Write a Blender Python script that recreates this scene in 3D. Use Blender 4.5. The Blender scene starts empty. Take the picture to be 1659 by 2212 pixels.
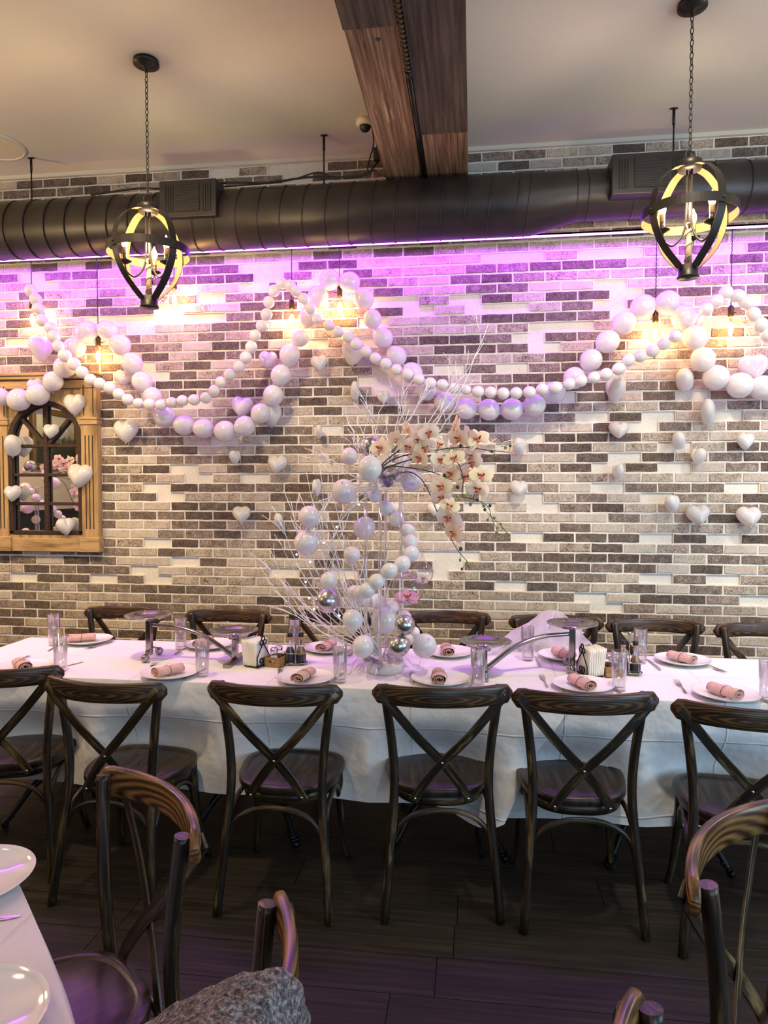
import bpy, bmesh, math, random
from mathutils import Vector, Matrix, Euler, noise

random.seed(7)
R = math.radians
PI = math.pi
C = bpy.context.scene.collection
sc = bpy.context.scene

# ------------------------------------------------------------------ camera, world, lights, exposure
cd = bpy.data.cameras.new('camera'); cam = bpy.data.objects.new('camera', cd); C.objects.link(cam)
cam.location = (0, 0, 1.615)
cam.rotation_euler = (R(90 - 2.15), 0, R(7.34))
cd.sensor_fit = 'AUTO'; cd.sensor_width = 36.0; cd.lens = 1490.0 / 2212.0 * 36.0
cd.clip_start = 0.05
sc.camera = cam
sc.view_settings.view_transform = 'Standard'
sc.view_settings.look = 'None'
sc.view_settings.gamma = 1.0
sc.view_settings.use_curve_mapping = False
sc.view_settings.exposure = 0.4
w = bpy.data.worlds.new('world'); sc.world = w; w.use_nodes = True
w.node_tree.nodes['Background'].inputs[0].default_value = (0.62, 0.75, 1.0, 1)
w.node_tree.nodes['Background'].inputs[1].default_value = 0.10

def area(name, loc, target, sx, sy, power, col):
    l = bpy.data.lights.new(name, 'AREA'); l.shape = 'RECTANGLE'; l.size = sx; l.size_y = sy
    l.energy = power; l.color = col
    o = bpy.data.objects.new(name, l); C.objects.link(o); o.location = loc
    o.rotation_euler = (Vector(target) - Vector(loc)).to_track_quat('-Z', 'Y').to_euler()
    return o
def point(name, loc, power, col, r=0.12):
    l = bpy.data.lights.new(name, 'POINT'); l.energy = power; l.color = col; l.shadow_soft_size = r
    o = bpy.data.objects.new(name, l); C.objects.link(o); o.location = loc
    return o
# daylight through the shop windows behind the camera (towards the right) and unseen warm lamps
area('daylight_window', (2.0, -3.7, 1.75), (0.6, 4.3, 1.6), 4.6, 2.5, 110, (0.42, 0.70, 1.0))
area('daylight_side', (4.3, 0.6, 1.7), (0.4, 3.0, 2.3), 3.0, 2.2, 110, (0.45, 0.72, 1.0))
point('unseen_lamp', (-2.6, 1.8, 3.2), 10, (1.0, 0.72, 0.38))  # unseen warm lamps out of view, set high to light the ceiling
point('unseen_lamp', (-1.3, 0.6, 3.2), 10, (1.0, 0.74, 0.42))
point('unseen_lamp', (1.9, 1.0, 3.2), 8, (1.0, 0.80, 0.55))
point('unseen_lamp', (-5.0, -0.3, 2.7), 55, (1.0, 0.80, 0.55))  # added to brighten the left wall that the mirror reflects
point('unseen_lamp', (-4.3, 3.2, 2.75), 60, (1.0, 0.72, 0.38))  # this and the next: unseen, added to brighten wall and table
point('unseen_lamp', (3.4, 3.1, 2.75), 40, (1.0, 0.84, 0.62))
# unseen ceiling spots, added to brighten the brick wall and the table
def added_wall_spot(x, y, power, col, ty=4.3, tz=1.05):
    l = bpy.data.lights.new('added_wall_spot', 'SPOT'); l.energy = power; l.color = col; l.spot_size = R(86); l.spot_blend = 1.0; l.shadow_soft_size = .09
    o = bpy.data.objects.new('added_wall_spot', l); C.objects.link(o); o.location = (x, y, 3.66)
    o.rotation_euler = (Vector((x, ty, tz)) - Vector((x, y, 3.66))).to_track_quat('-Z', 'Y').to_euler()
for x_, c_ in ((-3.3, (1.0, .74, .44)), (-1.6, (1.0, .76, .47)), (.75, (1.0, .86, .66)), (2.3, (.98, .93, .84))): added_wall_spot(x_, 2.25, 225, c_)

# ------------------------------------------------------------------ materials
def mat(name):
    m = bpy.data.materials.new(name); m.use_nodes = True
    nt = m.node_tree; b = nt.nodes['Principled BSDF']
    return m, nt, b
def N(nt, t, **kw):
    n = nt.nodes.new(t)
    for k, v in kw.items():
        if k.startswith('i_'):
            key = k[2:]
            key = int(key) if key.isdigit() else key.replace('_', ' ')
            n.inputs[key].default_value = v
        else: setattr(n, k, v)
    return n
def ramp(nt, stops, interp='LINEAR'):
    n = nt.nodes.new('ShaderNodeValToRGB'); cr = n.color_ramp; cr.interpolation = interp
    while len(cr.elements) > 1: cr.elements.remove(cr.elements[-1])
    cr.elements[0].position = stops[0][0]; cr.elements[0].color = (*stops[0][1], 1)
    for p, c in stops[1:]:
        e = cr.elements.new(p); e.color = (*c, 1)
    return n
def plain(name, col, rough=0.5, metal=0.0, var=0.06, scale=12, bump=0.0, **kw):
    """a solid colour with a little procedural variation"""
    m, nt, b = mat(name)
    tc = N(nt, 'ShaderNodeTexCoord'); n = N(nt, 'ShaderNodeTexNoise', i_Scale=scale, i_Detail=4.0)
    nt.links.new(tc.outputs['Object'], n.inputs['Vector'])
    lo = tuple(max(0, c * (1 - var)) for c in col); hi = tuple(min(1, c * (1 + var)) for c in col)
    rp = ramp(nt, [(0.3, lo), (0.7, hi)]); nt.links.new(n.outputs['Fac'], rp.inputs[0])
    nt.links.new(rp.outputs[0], b.inputs['Base Color'])
    b.inputs['Roughness'].default_value = rough; b.inputs['Metallic'].default_value = metal
    for k, v in kw.items(): b.inputs[k.replace('_', ' ')].default_value = v
    if bump:
        bp = N(nt, 'ShaderNodeBump', i_Strength=bump, i_Distance=0.005)
        nt.links.new(n.outputs['Fac'], bp.inputs['Height']); nt.links.new(bp.outputs[0], b.inputs['Normal'])
    return m
def emit(name, col, strength):
    m = bpy.data.materials.new(name); m.use_nodes = True; nt = m.node_tree
    nt.nodes.remove(nt.nodes['Principled BSDF'])
    e = N(nt, 'ShaderNodeEmission'); e.inputs[0].default_value = (*col, 1); e.inputs[1].default_value = strength
    nt.links.new(e.outputs[0], nt.nodes['Material Output'].inputs[0])
    return m
def thin_glass(name, tint=(1, 1, 1), lo=0.06, hi=0.9, rough=0.03, gcol=(1, 1, 1), edge=.62):
    m = bpy.data.materials.new(name); m.use_nodes = True; nt = m.node_tree
    nt.nodes.remove(nt.nodes['Principled BSDF'])
    lw = N(nt, 'ShaderNodeLayerWeight', i_Blend=0.5)
    rp = ramp(nt, [(0.0, (lo,) * 3), (0.45, (lo + .05,) * 3), (.72, (lo * .5 + hi * .5,) * 3), (.95, (hi,) * 3)])
    nt.links.new(lw.outputs['Facing'], rp.inputs[0])
    t = N(nt, 'ShaderNodeBsdfTransparent'); r2 = ramp(nt, [(0, tint), (.6, tuple(c * .93 for c in tint)), (1.0, tuple(c * edge for c in tint))])
    nt.links.new(lw.outputs['Facing'], r2.inputs[0]); nt.links.new(r2.outputs[0], t.inputs[0])
    g = N(nt, 'ShaderNodeBsdfGlossy'); g.inputs[0].default_value = (*gcol, 1); g.inputs['Roughness'].default_value = rough
    mx = N(nt, 'ShaderNodeMixShader')
    nt.links.new(rp.outputs[0], mx.inputs[0]); nt.links.new(t.outputs[0], mx.inputs[1]); nt.links.new(g.outputs[0], mx.inputs[2])
    nt.links.new(mx.outputs[0], nt.nodes['Material Output'].inputs[0])
    return m
def wood(name, dark, mid, light, rough=0.34, su=5.0, sv=55.0, worn=0.60, bump=0.25, rings=0.0, coat=0.25):
    """streaked wood; u runs along the piece (metres), v across it"""
    m, nt, b = mat(name)
    uv = N(nt, 'ShaderNodeUVMap'); oi = N(nt, 'ShaderNodeObjectInfo')
    add = N(nt, 'ShaderNodeVectorMath', operation='ADD'); nt.links.new(uv.outputs[0], add.inputs[0])
    ml = N(nt, 'ShaderNodeMath', operation='MULTIPLY', i_1=13.7); nt.links.new(oi.outputs['Random'], ml.inputs[0])
    nt.links.new(ml.outputs[0], add.inputs[1])
    mp = N(nt, 'ShaderNodeMapping'); mp.inputs['Scale'].default_value = (su, sv, 1)
    nt.links.new(add.outputs[0], mp.inputs['Vector'])
    n = N(nt, 'ShaderNodeTexNoise', i_Scale=1.0, i_Detail=6.0, i_Roughness=0.65)
    nt.links.new(mp.outputs[0], n.inputs['Vector'])
    fac = n.outputs['Fac']
    if rings:
        mp2 = N(nt, 'ShaderNodeMapping'); mp2.inputs['Scale'].default_value = (su * .7, sv * .5, 1); mp2.inputs['Location'].default_value = (-.36 * su * .5, .45, 0)
        nt.links.new(uv.outputs[0], mp2.inputs['Vector'])
        wv = N(nt, 'ShaderNodeTexWave', wave_type='RINGS', rings_direction='Z', i_Scale=1.1, i_Distortion=4.5, i_Detail=3.0)
        wv.inputs['Detail Scale'].default_value = 0.8
        nt.links.new(mp2.outputs[0], wv.inputs['Vector'])
        mx = N(nt, 'ShaderNodeMix', data_type='FLOAT'); mx.inputs[0].default_value = rings
        nt.links.new(n.outputs['Fac'], mx.inputs[2]); nt.links.new(wv.outputs['Fac'], mx.inputs[3]); fac = mx.outputs[0]
    rp = ramp(nt, [(0.30, dark), (0.52, mid), (0.78, light)]); nt.links.new(fac, rp.inputs[0])
    # rubbed patches
    n2 = N(nt, 'ShaderNodeTexNoise', i_Scale=1.0, i_Detail=3.0)
    mp3 = N(nt, 'ShaderNodeMapping'); mp3.inputs['Scale'].default_value = (su * 1.2, sv * .5, 1)
    nt.links.new(add.outputs[0], mp3.inputs['Vector']); nt.links.new(mp3.outputs[0], n2.inputs['Vector'])
    r2 = ramp(nt, [(worn, (0, 0, 0)), (min(1, worn + .12), (.75, .75, .75))]); nt.links.new(n2.outputs['Fac'], r2.inputs[0])
    mc = N(nt, 'ShaderNodeMix', data_type='RGBA'); nt.links.new(r2.outputs[0], mc.inputs[0])
    nt.links.new(rp.outputs[0], mc.inputs[6]); mc.inputs[7].default_value = (*[min(1, c * 1.5) for c in light], 1)
    nt.links.new(mc.outputs[2], b.inputs['Base Color'])
    b.inputs['Roughness'].default_value = rough
    b.inputs['Coat Weight'].default_value = coat * .5; b.inputs['Specular IOR Level'].default_value = .35; b.inputs['Coat Roughness'].default_value = 0.25
    bp = N(nt, 'ShaderNodeBump', i_Strength=min(1, bump), i_Distance=0.002 if bump < 1 else .006)
    nt.links.new(n.outputs['Fac'], bp.inputs['Height']); nt.links.new(bp.outputs[0], b.inputs['Normal'])
    return m
M = {}
M['chair'] = wood('chair_wood', (.006, .004, .003), (.022, .014, .007), (.19, .12, .046), worn=.61)
M['rail'] = wood('chair_rail_wood', (.010, .006, .004), (.040, .020, .008), (.19, .10, .036), worn=.66, rings=.24, sv=75, su=7, rough=.33)
M['seat'] = wood('chair_seat_wood', (.008, .006, .004), (.026, .016, .010), (.085, .05, .026), worn=.72, sv=45, su=4)
M['warmrail'] = wood('oak_rail_wood', (.03, .014, .006), (.14, .065, .02), (.30, .15, .05), worn=.75, rings=.36, sv=38, su=6, rough=.28)
M['plank'] = wood('floor_plank', (.013, .010, .007), (.028, .021, .015), (.062, .048, .035), rough=.58, su=1.6, sv=60, worn=.80, bump=.4, coat=0.0)
M['beam'] = wood('reclaimed_beam', (.030, .017, .010), (.17, .10, .06), (.40, .28, .175), rough=.85, su=2.0, sv=75, worn=.66, bump=1.0, coat=0)
M['beamdark'] = wood('reclaimed_beam_dark', (.014, .010, .008), (.05, .036, .027), (.12, .09, .066), rough=.85, su=2.2, sv=48, worn=.7, bump=1.0, coat=0)
M['caddy'] = wood('caddy_wood', (.20, .10, .035), (.34, .18, .065), (.48, .28, .12), rough=.6, su=20, sv=120, worn=.8, coat=0)
M['iron'] = plain('black_iron', (.012, .011, .011), .38, .6)
M['bronze'] = plain('lamp_bronze', (.022, .018, .015), .42, .5, bump=.1)
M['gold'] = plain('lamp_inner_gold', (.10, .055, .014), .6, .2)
M['duct'] = plain('duct_paint', (.030, .024, .024), .42, .35, var=.4, scale=5, bump=.15)
M['ductseam'] = plain('duct_seam', (.022, .018, .018), .45, .3)
M['grille'] = plain('grille_black', (.010, .009, .009), .6)
M['chrome'] = plain('chrome', (.36, .335, .33), .14, 1.0, var=.03)
M['steel'] = plain('cutlery_steel', (.62, .60, .58), .16, 1.0, var=.05)
M['china'] = plain('white_china', (.80, .78, .76), .10, 0, var=.02, Coat_Weight=.5)
M['napkin'] = plain('pink_linen', (.57, .37, .30), .9, 0, var=.10, scale=60, bump=.15)
M['napkinband'] = plain('napkin_band_paper', (.62, .40, .33), .75, 0)
M['ink'] = plain('band_print', (.12, .03, .03), .8)
M['paper'] = plain('paper_napkin', (.80, .76, .64), .9, 0, var=.04, scale=30)
M['glass'] = thin_glass('tumbler_glass', (.95, .95, .955), .05, .9)
M['bulbglass'] = thin_glass('bulb_glass', (1.0, .95, .85), .02, .5)
M['clear'] = thin_glass('clear_ornament', (.96, .93, .95), .05, .75, edge=.30)
m_, nt_, b_ = mat('acrylic_rod'); M['acrylic'] = m_
b_.inputs['Base Color'].default_value = (.97, .96, .98, 1); b_.inputs['Roughness'].default_value = .02
b_.inputs['IOR'].default_value = 1.30; b_.inputs['Transmission Weight'].default_value = 1.0
t_ = N(nt_, 'ShaderNodeBsdfTransparent'); g_ = N(nt_, 'ShaderNodeBsdfGlossy'); g_.inputs['Roughness'].default_value = .05
x1_ = N(nt_, 'ShaderNodeMixShader', i_Fac=.30); nt_.links.new(t_.outputs[0], x1_.inputs[1]); nt_.links.new(g_.outputs[0], x1_.inputs[2])
x2_ = N(nt_, 'ShaderNodeMixShader', i_Fac=.28); nt_.links.new(x1_.outputs[0], x2_.inputs[1]); nt_.links.new(b_.outputs[0], x2_.inputs[2])
nt_.links.new(x2_.outputs[0], nt_.nodes['Material Output'].inputs[0])
M['film'] = thin_glass('clear_film', (.97, .97, .98), .06, .8, rough=.12, gcol=(.92, .85, 1))
M['vinegar'] = plain('vinegar', (.006, .003, .002), .06)
M['oil'] = plain('olive_oil', (.20, .11, .008), .06)
M['cap'] = plain('black_cap', (.008, .008, .009), .4)
M['cork'] = plain('pour_collar', (.45, .26, .14), .6)
M['labelpaper'] = plain('dark_label', (.012, .014, .03), .5)
M['salt'] = plain('salt', (.75, .73, .68), .9)
M['pepper'] = plain('pepper_flakes', (.16, .07, .03), .9, var=.8, scale=300)
M['twig'] = plain('painted_twig', (.84, .80, .76), .7, 0, var=.25, scale=40)
M['stem'] = plain('orchid_stem', (.018, .040, .012), .6)
M['bud'] = plain('orchid_bud', (.16, .26, .03), .5, 0, var=.3)
M['budd'] = plain('orchid_leaf', (.02, .045, .012), .5, 0, var=.3)
M['plaster'] = None
M['whitebase'] = plain('white_base', (.74, .71, .66), .7, bump=.1)
M['brass'] = plain('aged_brass', (.09, .06, .03), .4, .8)
M['cord'] = plain('black_cord', (.006, .006, .006), .8)
M['cam'] = plain('camera_housing', (.62, .55, .44), .5)
M['tape'] = plain('twisted_post', (.34, .25, .16), .7, var=.2)
M['led'] = emit('led_violet', (.40, .03, 1.0), 98)
M['fil'] = emit('filament', (1.0, .60, .15), 220)
M['flame'] = emit('candle_bulb_glow', (1.0, .66, .28), 110)
M['fairy'] = emit('fairy_glow', (.62, .72, 1.0), 9)

def balloon_mat(name, col, trans, rough, metal=0.0):
    m, nt, b = mat(name)
    lw = N(nt, 'ShaderNodeLayerWeight', i_Blend=.4)
    rp = ramp(nt, [(0, col), (1, tuple(min(1, c * 1.12) for c in col))]); nt.links.new(lw.outputs['Facing'], rp.inputs[0])
    nt.links.new(rp.outputs[0], b.inputs['Base Color'])
    b.inputs['Roughness'].default_value = rough; b.inputs['Metallic'].default_value = metal
    b.inputs['Coat Weight'].default_value = .9; b.inputs['Coat Roughness'].default_value = .07
    if trans:
        t = N(nt, 'ShaderNodeBsdfTranslucent'); t.inputs[0].default_value = (*col, 1)
        mx = N(nt, 'ShaderNodeMixShader', i_Fac=trans)
        nt.links.new(b.outputs[0], mx.inputs[1]); nt.links.new(t.outputs[0], mx.inputs[2])
        nt.links.new(mx.outputs[0], nt.nodes['Material Output'].inputs[0])
    return m
M['pearl'] = balloon_mat('pearl_latex', (.80, .77, .75), .30, .16)
M['matte'] = balloon_mat('matte_white_latex', (.82, .78, .74), .22, .38)
M['pinkpearl'] = balloon_mat('pinkish_latex', (.79, .71, .70), .25, .3)
M['silver'] = balloon_mat('silver_latex', (.46, .44, .45), 0, .24, .9)

def two_tone(name, stops, scale, bump, rough=.9, speck=None, pos=True):
    """masonry: colour per brick (island/object random) + speckle in world space"""
    m, nt, b = mat(name)
    g = N(nt, 'ShaderNodeNewGeometry'); oi = N(nt, 'ShaderNodeObjectInfo')
    rnd = N(nt, 'ShaderNodeMath', operation='ADD'); nt.links.new(g.outputs['Random Per Island'], rnd.inputs[0]); nt.links.new(oi.outputs['Random'], rnd.inputs[1])
    fr = N(nt, 'ShaderNodeMath', operation='FRACT'); nt.links.new(rnd.outputs[0], fr.inputs[0])
    n = N(nt, 'ShaderNodeTexNoise', i_Scale=scale, i_Detail=5.0, i_Roughness=.7)
    nt.links.new(g.outputs['Position'], n.inputs['Vector'])
    n2 = N(nt, 'ShaderNodeTexNoise', i_Scale=scale * .16, i_Detail=2.0); nt.links.new(g.outputs['Position'], n2.inputs['Vector'])
    s = N(nt, 'ShaderNodeMath', operation='MULTIPLY_ADD', i_1=.22); nt.links.new(fr.outputs[0], s.inputs[0]); nt.links.new(n.outputs['Fac'], s.inputs[2])
    s2 = N(nt, 'ShaderNodeMath', operation='MULTIPLY_ADD', i_1=.35); nt.links.new(n2.outputs['Fac'], s2.inputs[0]); nt.links.new(s.outputs[0], s2.inputs[2])
    rp = ramp(nt, stops); s3 = N(nt, 'ShaderNodeMath', operation='MULTIPLY_ADD', i_1=1.0, i_2=-.28); nt.links.new(s2.outputs[0], s3.inputs[0]); nt.links.new(s3.outputs[0], rp.inputs[0])
    nt.links.new(rp.outputs[0], b.inputs['Base Color'])
    b.inputs['Roughness'].default_value = rough
    bp = N(nt, 'ShaderNodeBump', i_Strength=bump, i_Distance=.004); nt.links.new(n.outputs['Fac'], bp.inputs['Height'])
    nt.links.new(bp.outputs[0], b.inputs['Normal'])
    return m
M['brickD'] = two_tone('brick_dark', [(.26, (.030, .019, .013)), (.42, (.105, .073, .053)), (.60, (.20, .148, .112)), (.78, (.46, .38, .31))], 140, .5)
M['brickM'] = two_tone('brick_mid', [(.28, (.10, .068, .048)), (.45, (.27, .20, .15)), (.65, (.43, .35, .27)), (.8, (.52, .45, .36))], 110, .5)
M['brickL'] = two_tone('brick_whitewashed', [(.24, (.08, .05, .032)), (.37, (.32, .25, .18)), (.52, (.48, .40, .31)), (.8, (.62, .55, .46))], 100, .6)
M['mortar'] = two_tone('mortar', [(.25, (.58, .52, .43)), (.6, (.80, .74, .65)), (.8, (.86, .81, .73))], 160, .3)
M['plaster'] = two_tone('rough_plaster', [(.20, (.20, .14, .09)), (.30, (.60, .53, .44)), (.55, (.70, .64, .55)), (.8, (.77, .71, .63))], 75, .6)
M['ceil'] = two_tone('ceiling_paint', [(0, (.53, .505, .43)), (1, (.56, .535, .455))], 20, .03)
M['beige'] = two_tone('beige_wall_paint', [(0, (.52, .40, .30)), (1, (.58, .45, .34))], 8, .03)
M['wains'] = plain('dark_wainscot', (.018, .012, .010), .5, var=.3)
M['frame'] = wood('distressed_tan_wood', (.20, .12, .05), (.46, .29, .13), (.56, .37, .18), rough=.65, su=3, sv=26, worn=.8, bump=.3, coat=0)
M['framedark'] = plain('worn_groove', (.045, .022, .012), .7, var=.5, scale=40)
M['rust'] = plain('rusted_iron', (.040, .017, .010), .7, .2, var=.6, scale=60, bump=.3)
M['mirror'] = plain('mirror_silver', (.86, .85, .83), .01, 1.0, var=.0)
def cloth_mat():
    m, nt, b = mat('white_tablecloth')
    g = N(nt, 'ShaderNodeNewGeometry')
    n = N(nt, 'ShaderNodeTexNoise', i_Scale=3.2, i_Detail=4.0, i_Roughness=.55); nt.links.new(g.outputs['Position'], n.inputs['Vector'])
    n2 = N(nt, 'ShaderNodeTexNoise', i_Scale=900., i_Detail=1.0); nt.links.new(g.outputs['Position'], n2.inputs['Vector'])
    # pressed fold lines every 0.62 m
    sx = N(nt, 'ShaderNodeSeparateXYZ'); nt.links.new(g.outputs['Position'], sx.inputs[0])
    hs = []
    for ax, per, off in (('X', .62, .38), ('Z', .31, .615), ('Y', .62, 3.21)):
        a = N(nt, 'ShaderNodeMath', operation='SUBTRACT', i_1=off); nt.links.new(sx.outputs[ax], a.inputs[0])
        wb = N(nt, 'ShaderNodeMath', operation='MULTIPLY_ADD', i_1=.02); nt.links.new(n.outputs['Fac'], wb.inputs[0]); nt.links.new(a.outputs[0], wb.inputs[2])
        p = N(nt, 'ShaderNodeMath', operation='PINGPONG', i_1=per / 2); nt.links.new(wb.outputs[0], p.inputs[0])
        mr = N(nt, 'ShaderNodeMapRange', interpolation_type='SMOOTHSTEP'); mr.inputs['From Max'].default_value = .006
        mr.inputs['To Min'].default_value = 1.; mr.inputs['To Max'].default_value = 0.
        nt.links.new(p.outputs[0], mr.inputs[0]); hs.append(mr.outputs[0])
    mx = N(nt, 'ShaderNodeMath', operation='MAXIMUM'); nt.links.new(hs[0], mx.inputs[0]); nt.links.new(hs[1], mx.inputs[1])
    mx2 = N(nt, 'ShaderNodeMath', operation='MAXIMUM'); nt.links.new(mx.outputs[0], mx2.inputs[0]); nt.links.new(hs[2], mx2.inputs[1])
    h = N(nt, 'ShaderNodeMath', operation='MULTIPLY_ADD', i_1=.10); nt.links.new(mx2.outputs[0], h.inputs[0]); nt.links.new(n.outputs['Fac'], h.inputs[2])
    rp = ramp(nt, [(.3, (.70, .68, .66)), (.7, (.76, .74, .72))]); nt.links.new(n.outputs['Fac'], rp.inputs[0])
    nt.links.new(rp.outputs[0], b.inputs['Base Color']); b.inputs['Roughness'].default_value = .85
    b.inputs['Sheen Weight'].default_value = .15
    bp = N(nt, 'ShaderNodeBump', i_Strength=.7, i_Distance=.045); nt.links.new(h.outputs[0], bp.inputs['Height'])
    nt.links.new(bp.outputs[0], b.inputs['Normal'])
    return m
M['cloth'] = cloth_mat()
def tulle_mat():
    m = bpy.data.materials.new('lilac_tulle'); m.use_nodes = True; nt = m.node_tree; nt.nodes.remove(nt.nodes['Principled BSDF'])
    lw = N(nt, 'ShaderNodeLayerWeight', i_Blend=.45); rp = ramp(nt, [(0, (.30,) * 3), (1, (.9,) * 3)]); nt.links.new(lw.outputs['Facing'], rp.inputs[0])
    t = N(nt, 'ShaderNodeBsdfTransparent'); d = N(nt, 'ShaderNodeBsdfDiffuse'); d.inputs[0].default_value = (.78, .74, .78, 1)
    tr = N(nt, 'ShaderNodeBsdfTranslucent'); tr.inputs[0].default_value = (.78, .74, .78, 1)
    a = N(nt, 'ShaderNodeMixShader', i_Fac=.45); nt.links.new(d.outputs[0], a.inputs[1]); nt.links.new(tr.outputs[0], a.inputs[2])
    mx = N(nt, 'ShaderNodeMixShader'); nt.links.new(rp.outputs[0], mx.inputs[0]); nt.links.new(t.outputs[0], mx.inputs[1]); nt.links.new(a.outputs[0], mx.inputs[2])
    nt.links.new(mx.outputs[0], nt.nodes['Material Output'].inputs[0])
    return m
M['tulle'] = tulle_mat()
def petal_mat():
    m, nt, b = mat('cream_petal')
    uv = N(nt, 'ShaderNodeUVMap'); sx = N(nt, 'ShaderNodeSeparateXYZ'); nt.links.new(uv.outputs[0], sx.inputs[0])
    rp = ramp(nt, [(0, (.72, .40, .30)), (.22, (.84, .70, .46)), (1, (.88, .81, .60))]); nt.links.new(sx.outputs['X'], rp.inputs[0])
    nt.links.new(rp.outputs[0], b.inputs['Base Color']); b.inputs['Roughness'].default_value = .6
    t = N(nt, 'ShaderNodeBsdfTranslucent'); nt.links.new(rp.outputs[0], t.inputs[0])
    mx = N(nt, 'ShaderNodeMixShader', i_Fac=.3); nt.links.new(b.outputs[0], mx.inputs[1]); nt.links.new(t.outputs[0], mx.inputs[2])
    nt.links.new(mx.outputs[0], nt.nodes['Material Output'].inputs[0])
    return m
M['petal'] = petal_mat()
M['pinkpetal'] = plain('pink_petal', (.72, .36, .38), .6)
M['lip'] = plain('orchid_lip', (.50, .10, .05), .5, var=.6, scale=90)
def fur_mat():
    m, nt, b = mat('grey_fur')
    tc = N(nt, 'ShaderNodeTexCoord'); n = N(nt, 'ShaderNodeTexNoise', i_Scale=130., i_Detail=6.0, i_Roughness=.8); nt.links.new(tc.outputs['Object'], n.inputs['Vector'])
    rp = ramp(nt, [(.38, (.03, .026, .024)), (.50, (.18, .16, .15)), (.62, (.55, .50, .47))]); nt.links.new(n.outputs['Fac'], rp.inputs[0])
    nt.links.new(rp.outputs[0], b.inputs['Base Color']); b.inputs['Roughness'].default_value = .95
    bp = N(nt, 'ShaderNodeBump', i_Strength=.9, i_Distance=.006); nt.links.new(n.outputs['Fac'], bp.inputs['Height']); nt.links.new(bp.outputs[0], b.inputs['Normal'])
    return m
M['fur'] = fur_mat()
def painting_mat():
    m, nt, b = mat('landscape_painting')
    tc = N(nt, 'ShaderNodeTexCoord'); sx = N(nt, 'ShaderNodeSeparateXYZ'); nt.links.new(tc.outputs['Generated'], sx.inputs[0])
    n = N(nt, 'ShaderNodeTexNoise', i_Scale=6., i_Detail=4.0); nt.links.new(tc.outputs['Generated'], n.inputs['Vector'])
    s = N(nt, 'ShaderNodeMath', operation='MULTIPLY_ADD', i_1=.5); nt.links.new(n.outputs['Fac'], s.inputs[0]); nt.links.new(sx.outputs['Z'], s.inputs[2])
    rp = ramp(nt, [(.55, (.02, .022, .012)), (.75, (.05, .05, .025)), (.9, (.32, .28, .18)), (1., (.40, .36, .26))]); nt.links.new(s.outputs[0], rp.inputs[0])
    nt.links.new(rp.outputs[0], b.inputs['Base Color']); b.inputs['Roughness'].default_value = .4
    return m
M['painting'] = painting_mat()

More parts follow.
